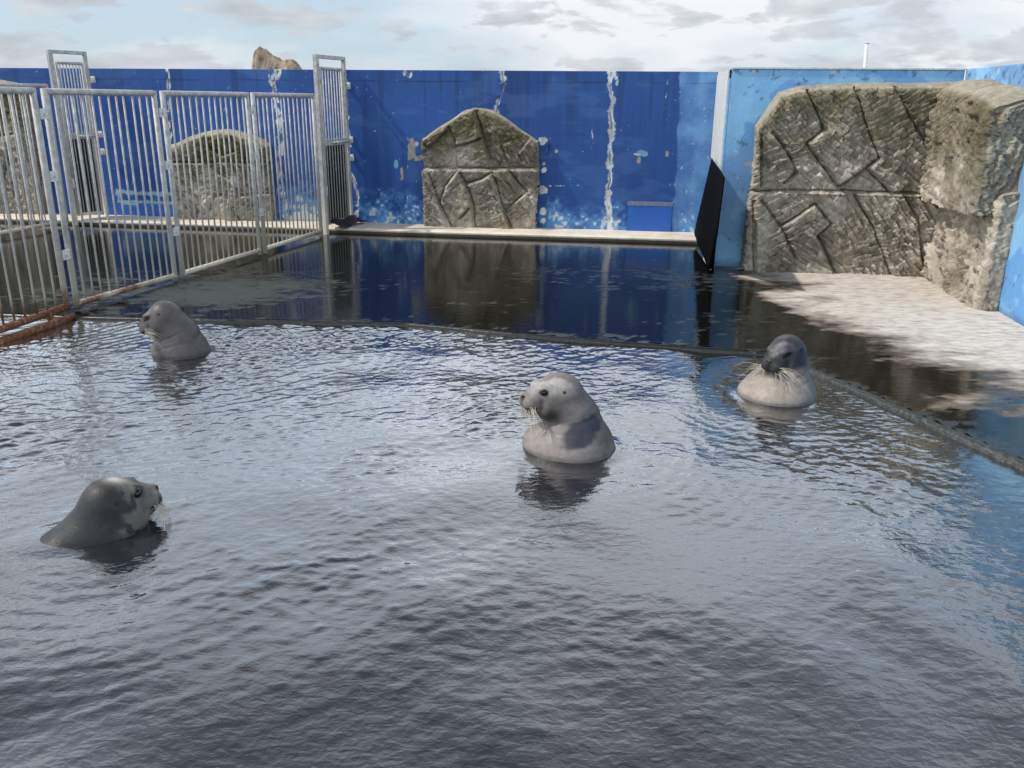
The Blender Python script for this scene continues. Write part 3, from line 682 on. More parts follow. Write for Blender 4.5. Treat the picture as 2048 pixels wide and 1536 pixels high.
s_, W_, top_, cr_ = px_panel((846, 400), (1071, 400), TH, [(846, 279), (870, 262), (895, 247), (920, 230), (945, 220), (965, 219), (985, 225), (1010, 240), (1040, 262), (1071, 283)], cr_mid, 5.485, (830, 200))
p = rock_panel('carved_rock', WP(s_, 0, LZ - .02), E1, N1, W_, top_, TH, 501, cr_, cap=0.075, moss=1.35, moss_amt=.8)
tag(p, 'gabled carved concrete rock panel standing alone on open stretch of dark blue wall', 'rock panel', 'rock panels on the blue wall')
cr_2 = [[(130, 500), (700, 500), (1320, 505)], [(360, 530), (480, 690), (680, 900)], [(550, 500), (720, 640), (840, 700)], [(240, 740), (480, 1000)], [(850, 540), (980, 700)], [(1000, 630), (1010, 760), (1110, 860)],
        [(690, 890), (830, 920), (870, 760)], [(830, 920), (800, 1200)], [(850, 1040), (980, 1210)], [(470, 1000), (460, 1180)], [(640, 900), (580, 1060)], [(540, 210), (590, 330), (760, 420), (900, 360), (910, 230)], [(1000, 900), (1300, 880)]]
s_, W_, top_, cr_ = px_panel((345, 400), (539, 400), TH, [(345, 296), (370, 283), (400, 274), (425, 269), (450, 268), (470, 272), (500, 281), (539, 297)], cr_2, 6.02, (320, 240))
stepz = SZ(440, 323, TH)[1] - LZ
p = rock_panel('carved_rock', WP(s_, 0, LZ - .02), E1, N1, W_, top_, TH, 541, cr_, cap=0.10, moss=1.0, moss_amt=1.0, step=(stepz, 0.06))
tag(p, 'low arched carved rock panel with mossy top course seen through the fence bars', 'rock panel', 'rock panels on the blue wall')
s_, W_, top_, cr_ = px_panel((-190, 400), (83, 400), TH, [(-190, 190), (-140, 165), (-60, 158), (20, 170), (60, 190), (83, 205)], [[(60, 180), (180, 420), (260, 800)], [(0, 560), (300, 520)], [(-300, 540), (0, 560)], [(100, 700), (0, 1000)], [(-500, 300), (-200, 900)], [(-100, 300), (-250, 700), (0, 1200)]], 4.66, (0, 150))
p = rock_panel('carved_rock', WP(s_, 0, LZ - .02), E1, N1, W_, top_, TH + .05, 577, cr_, cap=0.10, moss=1.5, moss_amt=.9)
tag(p, 'tall carved rock panel behind the leftmost fence, cut off by picture edge', 'rock panel', 'rock panels on the blue wall')

# ---- big rock face in the light blue corner
rk = empty('rock_outcrop', PA + E1 * 0.3 + UP * DZ)
RO = PA + E1 * 0.3 + UP * DZ
dA_ = 0.30
def SA(x, y, d=dA_):
    P = onplane(x, y, PA + N1 * d, N1); q = P - (PA + N1 * d); return float(q @ E1), float(P[2])
uL = SA(1490, 535)[0]; tops = [SA(x, y) for x, y in [(1492, 330), (1505, 292), (1516, 262), (1532, 240), (1562, 197), (1600, 186), (1640, 181), (1700, 178), (1790, 178), (1860, 178), (1900, 176)]]
cr_A = [[(485, 150), (610, 440)], [(610, 440), (500, 540), (590, 670), (730, 850), (1020, 650)], [(850, 130), (930, 400), (1030, 640)], [(1120, 120), (1260, 400), (1400, 640)], [(1020, 650), (940, 720), (1110, 890)], [(240, 460), (400, 700), (400, 760), (320, 820)],
        [(90, 890), (600, 890), (1400, 905)], [(150, 960), (300, 1150), (400, 1380)], [(300, 1150), (550, 980), (670, 1130), (570, 1215)], [(570, 1215), (700, 1500)], [(840, 900), (990, 1160), (1110, 1500)], [(1180, 910), (1300, 1090), (1330, 1400)], [(150, 480), (150, 850)], [(100, 960), (110, 1480)]]
cr_A = [[(SA(1480 + x / 3.657, 140 + y / 3.657)[0] - uL, SA(1480 + x / 3.657, 140 + y / 3.657)[1] - DZ) for x, y in c] for c in cr_A]
tu = [t[0] - uL for t in tops]; tv = [t[1] - DZ for t in tops]
zst = SA(1600, 388)[1] - DZ
rock_panel('rock_face', PA + E1 * uL - RO + UP * DZ, E1, N1, LA - uL + 0.02, lambda u: float(np.interp(u, tu, tv)), dA_, 601, cr_A, cap=0.085, moss=1.75, moss_amt=.62, parent=rk, step=(zst, 0.045), res=0.0105)
OB = PC + UP * DZ - RO
r_ = np.random.default_rng(5)
crB = [[(r_.uniform(0, 2.1), r_.uniform(0, 1.6)) for _ in range(2)] for _ in range(5)]
rock_panel('lower_block', OB + N1 * 0.02, N1, -E1, 2.20, lambda u: 1.25, 0.20, 641, crB, cap=0.06, parent=rk, scale=0.8)
crB2 = [[(0.55, 1.1), (0.75, 1.9), (0.62, 2.3)], [(1.25, 1.1), (1.2, 1.8), (1.38, 2.2)], [(0.2, 1.3), (0.4, 2.1)]]
rock_panel('upper_block', OB + N1 * 0.04, N1, -E1, 2.10, lambda u: float(np.interp(u, [0, .9, 1.8, 2.10], [2.34, 2.30, 2.20, 2.12])), 0.43, 661, crB2, v0=1.02, cap=0.15, moss=1.45, moss_amt=.62, parent=rk, scale=0.85)
tag(rk, 'large grey carved rock face filling the light blue corner on the right', 'rock face')

# ------------------------------------------------------------------ galvanised fences
def seg_obj(name, a, b, rad, mat, parent, loc, n=10):
    a = np.asarray(a) - loc; b = np.asarray(b) - loc
    return MB().tube([a, b], rad, n).build(name, mat, parent, smooth=True)
def bar_mesh(h, rad):
    o = MB().tube([(0, 0, 0), (0, 0, h)], rad, 8).build('bar', M_GALV, None, smooth=True); me = o.data
    bpy.data.objects.remove(o); return me
def fence_panel(A, B, zb, zt, nbar, label, group, rpost=0.031, rrail=0.032, rbar=0.0112, foot=(0.0, 0.0), lugs=(0.25, 0.62, 0.9), gap=0.075, bow=0.0):
    A = np.array([A[0], A[1], 0.0]); B = np.array([B[0], B[1], 0.0]); e = nrm(B - A); A = A + e * gap; B = B - e * gap
    root = empty('fence_panel', A + UP * zb); loc = A + UP * zb
    # frame: posts and rails meet in welded corners
    seg_obj('post', A + UP * (zb - foot[0]), A + UP * (zt + rrail * 0.9), rpost, M_GALV, root, loc, 12)
    seg_obj('post', B + UP * (zb - foot[1]), B + UP * (zt + rrail * 0.9), rpost, M_GALV, root, loc, 12)
    for nm, z in (('top_rail', zt), ('bottom_rail', zb)): seg_obj(nm, A + UP * z, B + UP * z, rrail, M_GALV, root, loc, 12)
    me = bar_mesh(zt - zb - rrail * 1.2, rbar)
    Ln = np.linalg.norm(B - A)
    for i in range(nbar):
        t = (i + 1) / (nbar + 1)
        o = bpy.data.objects.new('bar', me); p = A + e * Ln * t + UP * (zb + rrail * 0.6) - loc + nrm(np.cross(e, UP)) * random.uniform(-.004, .004)
        o.location = p; o.rotation_euler = (random.uniform(-.004, .004), random.uniform(-.004, .004), random.random() * 6)
        link(o, root)
    for f in lugs:
        z = zb + (zt - zb) * f; nn_ = np.cross(e, UP)
        mb = MB(); mb.box(B + e * gap + UP * z + nn_ * 0.03 - loc, (0.11, 0.012, 0.10), [e, nn_, UP]); mb.tube([B + e * gap + UP * z + nn_ * 0.03 - loc - nn_ * .02, B + e * gap + UP * z - loc + nn_ * 0.055], 0.015, 8)
        mb.build('joining_lug', M_LUG, root)
    return tag(root, label, 'fence', group)
M_LUG = mat_plain('pale_zinc_plate', (0.60, 0.60, 0.58), 0.5, 0.2, 40, 0.25)
zb, zt = 0.11, 2.235
f0 = G(143, 610, zb); f1_ = G(358, 549, zb); f2_ = G(525, 499, zb); f3_ = G(646, 461, zb)
GRP = 'galvanised fence panels by the pool'
fence_panel(f0, f1_, zb, zt, 12, 'first full fence panel right of the leftmost one, rust on its lower corner', GRP, foot=(.06, .06))
fence_panel(f1_, f2_, zb, zt, 13, 'middle galvanised fence panel in front of the low arched rock panel', GRP, foot=(.06, .06))
fence_panel(f2_, f3_, zb, zt, 13, 'farthest pool fence panel, joining the gate with the black lower sheet', GRP, foot=(.06, .06), lugs=())
dl = nrm((f0 - G(0, 659, zb)) * np.array([1, 1, 0])); fL = f0 - dl * 1.95
lp = fence_panel(fL, f0, zb, zt + .005, 11, 'leftmost fence panel hanging over the water with heavily rusted rails', GRP, foot=(.0, .0))
fL2 = fL - dl * 1.9
# rusty bumper pipe carried under the leftmost panel
loc = np.array(lp.location); q1 = G(146, 634, 0.02); q0 = q1 + nrm(G(0, 684, 0.02) - q1) * 2.1
MB().tube([q0 - loc, q1 - loc], 0.042, 12).build('bumper_pipe', M_RUST, lp, smooth=True)
for t in (0.13, 0.8):
    pm_ = q1 + (q0 - q1) * t; up_ = f0 - dl * (np.linalg.norm(q0 - q1) * t + .1); up_ = np.array([up_[0], up_[1], zb])
    MB().tube([pm_ - loc, up_ - loc], 0.036, 10).build('bracket', M_RUST, lp, smooth=True)
pend = q1 - nrm(q1 - q0) * .06
MB().tube([pend - loc, pend - UP * .12 - loc], 0.03, 8).build('bracket', M_RUST, lp, smooth=True)
seg_obj('rail_sleeve', f0 - dl * .06 + UP * 0, f0 - dl * 1.9, 0.038, M_RUST, lp, loc, 12)
# zip tie on the leftmost joint
zt_p = G(136, 523, 0); 
# far side of the pen: panel and gate
h0 = G(140, 441, LZ); h1 = G(224, 430, LZ)
hd = nrm((h0 - G(0, 466, 0.12)) * np.array([1, 1, 0])); hL = h0 - hd * 2.2
ztf = float(onplane(90, 172, h0, np.array([hd[1], -hd[0], 0]))[2])
fence_panel(hL, h0, 0.12, ztf, 16, 'far fence panel of the pen, rusty bottom rail, behind the leftmost panel', 'fence panels on the far side of the pen', lugs=(), foot=(.05, .05))
h00 = hL - hd * 2.2

# ------------------------------------------------------------------ tall gates between fence and wall
def gate(A, B, z0, ztop, zmid, nbar, sheet, label):
    A = np.array([A[0], A[1], 0.0]); B = np.array([B[0], B[1], 0.0]); e = nrm(B - A); nn_ = np.cross(e, UP); Ln = np.linalg.norm(B - A)
    loc = A + UP * z0; root = empty('gate', loc)
    def sq(name, a, b, w, mat=M_GALV):
        a = np.asarray(a) - loc; b = np.asarray(b) - loc; t = nrm(b - a); s = nn_; k = np.cross(t, s)
        return MB().box((a + b) / 2, (np.linalg.norm(b - a), w, w), [t, s, k]).build(name, mat, root, bevel=0.006)
    sq('post', A + UP * (z0 - 0.12), A + UP * ztop, 0.075); sq('post', B + UP * z0, B + UP * ztop, 0.06)
    sq('head_rail', A + e * .04 + UP * (ztop - .03), B - e * .031 + UP * (ztop - .03), 0.058)
    a2 = A + e * 0.09; b2 = B - e * 0.075
    lt = ztop - 0.20
    for nm, p in (('stile', a2), ('stile', b2)): seg_obj(nm, p + UP * (z0 + .06), p + UP * lt, 0.024, M_GALV, root, loc, 10)
    seg_obj('leaf_rail', a2 + UP * lt, b2 + UP * lt, 0.024, M_GALV, root, loc, 10); seg_obj('leaf_rail', a2 + UP * (z0 + .08), b2 + UP * (z0 + .08), 0.026, M_GALV, root, loc, 10)
    mb = MB(); mb.box((a2 + b2) / 2 + UP * zmid - loc, (np.linalg.norm(b2 - a2) + .05, 0.05, 0.10), [e, nn_, UP]); mb.build('lock_rail', M_GALV, root, bevel=0.006)
    me = bar_mesh(lt - z0 - 0.08, 0.0105)
    for i in range(nbar):
        o = bpy.data.objects.new('bar', me); o.location = a2 + (b2 - a2) * (i + 1) / (nbar + 1) + UP * (z0 + .08) - loc; link(o, root)
    mb = MB(); u = (a2 + b2) / 2 - loc; W = np.linalg.norm(b2 - a2) - 0.03
    mb.box(u + UP * ((zmid + z0) / 2 + .03) - nn_ * 0.022, (W, 0.008, zmid - z0 - 0.12), [e, nn_, UP]); mb.build('rubber_sheet', M_RUBBER, root)
    for z in (ztop - 0.45, zmid + .02, zmid - 0.28):
        mb = MB(); mb.box(B + e * 0.07 + UP * z - loc, (0.10, 0.05, 0.05), [e, nn_, UP]); mb.box(B + e * 0.10 + UP * z - loc + nn_ * .0, (0.02, 0.11, 0.11), [e, nn_, UP]); mb.build('hinge', M_LUG, root, bevel=0.005)
    mb = MB(); mb.tube([a2 + e * (Ln * .25) + UP * (zmid + .0) + nn_ * .045 - loc, B + e * .03 + UP * zmid + nn_ * .045 - loc], 0.015, 8); mb.tube([a2 + e * (Ln * .4) + UP * zmid + nn_ * .03 - loc, a2 + e * (Ln * .4) + UP * zmid + nn_ * .075 - loc], 0.02, 8); mb.build('bolt', M_LUG, root, smooth=True)
    for z in (z0 + 0.62, ztop - 0.75):
        mb = MB(); mb.box(a2 - e * .03 + UP * z - loc + nn_ * .02, (0.04, 0.03, 0.16), [e, nn_, UP]); mb.build('leaf_hinge', M_LUG, root, bevel=0.005)
    if sheet:      # loose flap of the sheet lying on the ledge
        k = 14; rows = []
        for i in range(k):
            f = i / (k - 1)
            for j in range(8):
                g_ = j / 7; p = a2 + (b2 - a2) * f * 1.25; p = p + nn_ * (0.02 + 0.26 * g_) + UP * (z0 + 0.10 * (1 - g_) ** 2 + 0.02 + 0.02 * math.sin(f * 9 + g_ * 3) + .05 * g_ * f * f)
                rows.append(p - loc)
        mesh_obj('sheet_flap', np.array(rows), grid_faces(8, k), M_RUBBER, root, True)
    return tag(root, label, 'gate', 'tall gates at the blue wall')
gB = WP(SZ(706, 440)[0], 0.10, 0); gA = np.array([f3_[0], f3_[1], 0]) + nrm((gB - f3_) * np.array([1, 1, 0])) * 0.09
gt = float(onplane(627, 108, gA, np.array([nrm(gB - gA)[1], -nrm(gB - gA)[0], 0]))[2]); gm = float(onplane(668, 284, (gA + gB) / 2, np.array([0, 1.0, 0]))[2])
gate(gA, gB, LZ + 0.005, gt, gm, 7, True, 'tall gate with black lower sheet at the end of the pool fence')
gB1 = np.array([h1[0], h1[1], 0]) + N1 * 0.16; gA1 = np.array([h0[0], h0[1], 0]) + nrm((gB1 - h0) * np.array([1, 1, 0])) * .09
gt1 = float(onplane(94, 99, gA1, np.array([0, 1.0, 0]))[2]); gm1 = float(onplane(150, 272, (gA1 + gB1) / 2, np.array([0, 1.0, 0]))[2])
gate(gA1, gB1, LZ + 0.005, gt1, gm1, 7, False, 'tall gate seen behind the fence bars near the left rock panel')

# ------------------------------------------------------------------ white slatted gate and black sheet for the shaded recess in the gap on the right
ga = WP(sE - 0.005, 0.02, 0); gb = PA + np.array([-0.03, 0.02, 0]) - N1 * 0.0
ge = nrm((gb - ga) * np.array([1, 1, 0])); gn = np.array([-abs(ge[1]), ge[0] * np.sign(ge[1]) * -1, 0]); gn = nrm(np.cross(UP, ge)) ; gn = gn if gn[0] < 0 else -gn
sg = empty('slatted_gate', ga + UP * 1.0); loc = ga + UP * 1.0; Lg = float(np.linalg.norm((gb - ga)[:2]))
ns = 15
for i in range(ns):
    t = (i + .5) / ns; zlo = 1.35 - 0.5 * t + random.uniform(-.05, .05); zhi = 2.60
    mb = MB(); mb.box(ga + ge * Lg * t + UP * (zlo + zhi) / 2 - loc, (Lg / ns * 0.74, 0.022, zhi - zlo), [ge, gn, UP]); mb.build('slat', M_WHITE, sg, bevel=0.003)
for z in (1.75, 2.35):
    mb = MB(); mb.box(ga + ge * Lg * .5 - gn * .03 + UP * z - loc, (Lg, 0.03, 0.08), [ge, gn, UP]); mb.build('cross_rail', M_WHITE, sg)
tag(sg, 'white vertical slat gate between dark blue wall and light blue wall end', 'gate')
# black sheet put where the recess lies in shade
k = 26; rows = []
tf = onplane(1423, 316, ga + gn * .06, gn); bf = G(1391, 466, LZ + .01); bn = G(1430, 534, DZ + .01); bmid = G(1409, 527, DZ + .01); tn = onplane(1449, 356, gb + gn * .07, gn)
for i in range(k):
    f = i / (k - 1)
    for j in range(k):
        g_ = j / (k - 1); p = (tf * (1 - f) + tn * f) * (1 - g_) + (bf * (1 - f) ** 2 + (2 * bmid - .5 * bf - .5 * bn) * 2 * f * (1 - f) + bn * f * f) * g_
        p = p + gn * (0.02 * math.sin(f * 7 + g_ * 2) * (0.3 + g_))
        rows.append(p)
rows = np.array(rows); tl = np.array([rows[:, 0].mean(), rows[:, 1].mean(), DZ])
tp = mesh_obj('shade_sheet', rows - tl, grid_faces(k, k), M_BLACK, None, True); tp.location = tl
sm = tp.modifiers.new('thickness', 'SOLIDIFY'); sm.thickness = 0.01
tag(tp, 'black sheet for the shaded recess below the white slat gate', 'shade_sheet')

# ------------------------------------------------------------------ things beyond the walls
def sea_stack():
    base = onplane(556, 137, np.array([0, 260.0, 0]), np.array([0, 1.0, 0])); sc_ = 260 / F * 1.06
    cx = base[0]; nA, nH = 72, 60; V = []; C_ = []
    prof = [(-42, 0), (-41, 10), (-37, 30), (-30, 37), (-18, 31), (0, 18), (10, 14), (20, 17), (28, 15), (36, 9), (42, 0)]
    us = np.linspace(-46, 46, nA); ht = np.interp(us, [p[0] for p in prof], [p[1] for p in prof], left=-6, right=-6)
    z0 = base[2] ; 
    U, Vd = np.meshgrid(us, np.linspace(-1, 1, nH)); Ht = np.interp(U, us, ht)
    rid = (fbm(U * 0.11, Vd * 3, 801, 5) - .5) * 9 + (fbm(U * .4, Vd * 9, 802, 4) - .5) * 4
    Zh = (Ht + rid * 0.6) * (1 - np.abs(Vd) ** 1.7) * 1.0 - 70 * np.abs(Vd) ** 2.2 - 10 * (np.abs(U) > 44)
    xx = cx + U * sc_ ; yy = 260 + Vd * 9 + rid * .15; zz = z0 + Zh * sc_
    t = np.clip(.5 + 2 * (fbm(U * .2, Vd * 7, 811, 5) - .5), 0, 1)
    c = lerp((0.19, 0.145, 0.10), (0.42, 0.34, 0.25), t)
    P = np.stack([xx, yy, np.maximum(zz, -3.2)], -1)
    o = mesh_obj('sea_stack', P.reshape(-1, 3) - np.array([cx, 260, -3]), grid_faces(nA, nH), mat_attr('stack_rock', .9, 1.2, .6, .5, .4, .2), None, False, {'tint': c.reshape(-1, 3)}); o.location = (cx, 260, -3)
    tag(o, 'jagged brown rock stack rising beyond the dark blue wall', 'rock')
sea_stack()
pt = onplane(1734, 87, np.array([0, 17.0, 0]), np.array([0, 1.0, 0])); pb_ = onplane(1730, 135, np.array([0, 17.0, 0]), np.array([0, 1.0, 0])); dpl = (pt - pb_)
pbase = pb_ - dpl * 6.0; pbase = pb_ - dpl * ((pb_[2] + .45) / dpl[2])
o = MB().tube([pbase - pbase, pt - pbase], 0.036, 12).build('pole', M_WHITE, None, smooth=True); o.location = pbase
MB().tube([pt - pbase, pt - pbase + UP * .012], [0.042, 0.038], 12).build('pole_cap', M_WHITE, o, smooth=True)
tag(o, 'slim white pole sticking up above the light blue wall', 'pole')

# ------------------------------------------------------------------ seals
def surface_nets(vals, org, h):
    """naive surface nets: one smooth quad mesh of the zero level of vals"""
    s = vals < 0
    nx, ny, nz = vals.shape
    c = np.zeros((nx - 1, ny - 1, nz - 1), int)
    for dx in (0, 1):
        for dy in (0, 1):
            for dz in (0, 1): c += s[dx:nx - 1 + dx, dy:ny - 1 + dy, dz:nz - 1 + dz]
    act = (c > 0) & (c < 8); idx = -np.ones(act.shape, int); A = np.argwhere(act); idx[act] = np.arange(len(A))
    acc = np.zeros((len(A), 3)); cnt = np.zeros(len(A))
    cn = [(a, b, d) for a in (0, 1) for b in (0, 1) for d in (0, 1)]
    for p in cn:
        for ax in range(3):
            if p[ax] == 1: continue
            q = list(p); q[ax] = 1
            va = vals[A[:, 0] + p[0], A[:, 1] + p[1], A[:, 2] + p[2]]; vb = vals[A[:, 0] + q[0], A[:, 1] + q[1], A[:, 2] + q[2]]
            m = (va < 0) != (vb < 0); t = np.where(m, va / np.where(m, va - vb, 1), 0)
            pt = np.array(p, float)[None].repeat(len(A), 0); pt[:, ax] += t
            acc[m] += pt[m]; cnt[m] += 1
    V = (A + acc / cnt[:, None]) * h + org
    Fq = []
    for ax in range(3):
        sl0 = [slice(None)] * 3; sl1 = [slice(None)] * 3; sl0[ax] = slice(0, -1); sl1[ax] = slice(1, None)
        ch = s[tuple(sl0)] != s[tuple(sl1)]; E_ = np.argwhere(ch)
        o1, o2 = [i for i in range(3) if i != ax]
        E_ = E_[(E_[:, o1] > 0) & (E_[:, o2] > 0) & (E_[:, o1] < vals.shape[o1] - 1) & (E_[:, o2] < vals.shape[o2] - 1)]
        def ci(d1, d2):
            q = E_.copy(); q[:, o1] -= d1; q[:, o2] -= d2; return idx[q[:, 0], q[:, 1], q[:, 2]]
        quad = np.stack([ci(1, 1), ci(0, 1), ci(0, 0), ci(1, 0)], 1)
        ins = s[E_[:, 0], E_[:, 1], E_[:, 2]]; flip = ins if ax != 1 else ~ins
        quad[~flip] = quad[~flip][:, ::-1]; Fq.append(quad)
    return V, np.concatenate(Fq)
def ell(p, c, r):
    q = p - np.asarray(c, np.float32); r = np.asarray(r, np.float32)
    k0 = np.sqrt(((q / r) ** 2).sum(-1)) + 1e-9; k1 = np.sqrt(((q / (r * r)) ** 2).sum(-1)) + 1e-9
    return k0 * (k0 - 1) / k1
def cone(p, a, b, ra, rb, sy=1.0):
    a = np.asarray(a, np.float32); b = np.asarray(b, np.float32); s = np.array([1, 1 / sy, 1], np.float32)
    q = (p - a) * s; d = (b - a) * s; t = np.clip((q @ d) / (d @ d), 0, 1)
    return np.sqrt(((q - t[..., None] * d) ** 2).sum(-1)) - (ra + (rb - ra) * t)
def smin(a, b, k):
    h = np.clip(0.5 + 0.5 * (b - a) / k, 0, 1); return b + (a - b) * h - k * h * (1 - h)
def smax(a, b, k): return -smin(-a, -b, k)

def mat_fur(name):
    m = Mat(name); c = m.attr('tint', 'Color')
    f = m.noise(95, 4, 0.6, (1, 1, 0.6)); g = m.noise(26, 5, .6)
    v = m.ramp(g, [(0.3, 0.80), (0.7, 1.14)])
    wetn = m.attr('wet')
    m.setv(Base_Color=m.mix(1.0, m.mix(1.0, c, (0.78, 0.78, 0.80), 'MULTIPLY'), v, 'MULTIPLY'), Roughness=m.math('ADD', m.math('MULTIPLY', wetn, -0.12), m.ramp(f, [(0.35, 0.42), (0.65, 0.62)])), Specular_IOR_Level=0.30, Normal=m.bump(m.math('ADD', f, m.math('MULTIPLY', g, 1.5)), 0.35, 0.005))
    m.b.inputs['Sheen Weight'].default_value = 0.0
    return m.m
M_FUR = mat_fur('seal_fur')
me_ = Mat('seal_eye'); me_.setv(Base_Color=(0.004, 0.003, 0.003), Roughness=0.05); M_EYE = me_.m
mn_ = Mat('seal_nose_skin'); mn_.setv(Base_Color=(0.012, 0.011, 0.012), Roughness=0.3); M_NOSE = mn_.m
mwh = Mat('seal_whisker'); mwh.setv(Base_Color=(0.55, 0.51, 0.40), Roughness=0.35); M_WHISK = mwh.m

SLICES = []
def build_seal(name, loc, yaw, head, hyaw, hpitch, body, fur, eyes, label, wstyle, hscale=1.0, hroll=0.0):
    h = 0.0075
    lo = np.array([-0.62, -0.40, -0.30], np.float32); hi = np.array([0.45, 0.40, 0.62], np.float32)
    if 'lo' in body: lo = np.array(body['lo'], np.float32)
    n_ = ((hi - lo) / h).astype(int) + 1
    P = np.stack(np.meshgrid(*[lo[i] + h * np.arange(n_[i], dtype=np.float32) for i in range(3)], indexing='ij'), -1)
    Rh = Matrix.Rotation(hyaw, 3, 'Z') @ Matrix.Rotation(-hpitch, 3, 'Y') @ Matrix.Rotation(hroll, 3, 'X'); Rm = np.array(Rh, np.float32)
    Q = ((P - np.asarray(head, np.float32)) @ Rm) / hscale                   # head frame
    Qs = Q.copy(); Qs[..., 1] = np.abs(Qs[..., 1])                           # mirrored features
    d = ell(Q, (-.005, 0, 0), (.130, .132, .140))
    d = smin(d, ell(Q, (.085, 0, -.020), (.130, .100, .100)), .06)
    d = smin(d, ell(Qs, (.045, .058, -.072), (.110, .078, .085)), .05)
    d = smin(d, ell(Qs, (.178, .038, -.042), (.060, .054, .056)), .014)         # whisker pads
    d = smin(d, ell(Q, (.196, 0, -.004), (.048, .038, .034)), .014)             # nose
    d = smin(d, ell(Q, (.142, 0, -.098), (.062, .056, .036)), .016)             # chin
    d = smin(d, ell(Qs, (.108, .060, .062), (.046, .030, .026)), .03)           # brow
    d = smax(d, -ell(Qs, (.240, .0175, .000), (.020, .0105, .0125)), .006)      # nostrils
    d = smax(d, -ell(Qs, (-.005, .130, .055), (.013, .014, .010)), .008)        # ear holes
    d = smax(d, -ell(Qs, (.118, .092, .044), (.030, .016, .013)), .012)         # eye sockets
    d = smax(d, -ell(Qs, (.128, .105, -.035), (.012, .016, .04)), .03)          # hollow behind the pads
    mouth = np.abs(Qs[..., 2] + .080 - 0.30 * np.clip(Qs[..., 1] - .02, 0, 1)) - .003
    md = np.maximum(mouth, np.maximum(.10 - Q[..., 0], Qs[..., 1] - .085)); d = smax(d, -md, .008)
    d = d * hscale
    for prim in body['prims']:
        kk = prim[-1]
        e_ = cone(P, *prim[1:-1]) if prim[0] == 'c' else ell(P, *prim[1:-1])
        d = smin(d, e_, kk)
    for prim in body.get('cut', []): d = smax(d, -(cone(P, *prim[1:-1]) if prim[0] == 'c' else ell(P, *prim[1:-1])), prim[-1])
    for za, tx, dep in body.get('folds', []):      # soft skin folds of the neck
        zz = P[..., 2] + tx * P[..., 0] + .012 * np.sin(P[..., 1] * 19 + za * 40) - za
        d = d + dep * np.exp(-(zz / .010) ** 2) * (Q[..., 0] < .10)
    iz = int(round((0 - lo[2]) / h)); SLICES.append((np.array([loc[0], loc[1]]), yaw, lo[:2].copy(), h, d[:, :, iz].copy()))
    V, Fq = surface_nets(d, lo, h)
    # two relaxing passes
    for _ in range(2):
        acc = np.zeros_like(V); cnt = np.zeros(len(V))
        for a, b in ((0, 1), (1, 2), (2, 3), (3, 0)):
            np.add.at(acc, Fq[:, a], V[Fq[:, b]]); np.add.at(acc, Fq[:, b], V[Fq[:, a]]); np.add.at(cnt, Fq[:, a], 1); np.add.at(cnt, Fq[:, b], 1)
        V = V * 0.55 + 0.45 * acc / np.maximum(cnt, 1)[:, None]
    q = ((V - np.asarray(head)) @ np.array(Rh)) / hscale; qs = q.copy(); qs[:, 1] = np.abs(qs[:, 1])
    c, wet = fur(V, q, qs)
    kw = sstep(.045, .015, V[:, 2] + .02 * (fbm3(V, 14, 77, 3) - .5)); wet = np.maximum(wet, kw); c = c * (1 - .45 * kw[:, None])
    def spot(cen, rad, colr, amt=1.0, soft=.35):
        nonlocal c
        dd_ = np.sqrt((((qs - np.array(cen)) / np.array(rad)) ** 2).sum(1)); k = sstep(1.0 + soft, 1.0 - soft, dd_) * amt
        c = c * (1 - k[:, None]) + np.array(colr) * k[:, None]
    spot((.235, .0175, .000), (.020, .013, .014), (0.005, 0.005, 0.005)); spot((-.005, .125, .055), (.014, .03, .011), (0.01, 0.008, 0.008))
    spot((.232, .0, -.006), (.022, .034, .024), (0.03, 0.028, 0.028), .7)
    if eyes: spot((.116, .088, .046), (.027, .03, .020), (0.012, 0.011, 0.012), 0.95, .3)
    ex = np.clip((q[:, 0] - .150) / -.068, 0, 1); dz_ = np.hypot(q[:, 0] - (.150 - .068 * ex), q[:, 2] - (.028 + .026 * ex + .006 * np.sin(ex * 3.1)))
    k = sstep(.0105, .0055, dz_) * (qs[:, 1] > .035) * (0 if eyes else 1); c = c * (1 - k[:, None]) + .008 * k[:, None]
    k = sstep(.008, .003, np.abs(qs[:, 2] + .080 - 0.30 * np.clip(qs[:, 1] - .02, 0, 1))) * (q[:, 0] > .10) * (qs[:, 1] < .085); c = c * (1 - k[:, None]) + 0.01 * k[:, None]
    o = mesh_obj(name, V, Fq, M_FUR, None, True, {'tint': np.clip(c, 0, 1), 'wet': wet}); o.location = (loc[0], loc[1], 0); o.rotation_euler = (0, 0, yaw)
    H = lambda p: np.asarray(head) + (np.asarray(p, float) * hscale) @ np.array(Rh).T
    for s in (-1, 1):
        if eyes:
            bm = bmesh.new(); bmesh.ops.create_uvsphere(bm, u_segments=16, v_segments=10, radius=0.0225 * hscale); me = bpy.data.meshes.new('eye'); bm.to_mesh(me); bm.free()
            for pl in me.polygons: pl.use_smooth = True
            me.materials.append(M_EYE); e_ = bpy.data.objects.new('eye', me); e_.location = H((.116, s * .081, .047)); link(e_, o)
        else:
            mb = MB(); mb.tube([H((.146, s * .068, .030)), H((.132, s * .080, .029)), H((.114, s * .090, .034)), H((.094, s * .097, .045)), H((.082, s * .102, .052))], [.002, .005, .0055, .005, .002], 6); mb.build('eyelid', M_NOSE, o, smooth=True)
    # nose pad between the nostrils
    rr = random.Random(name)
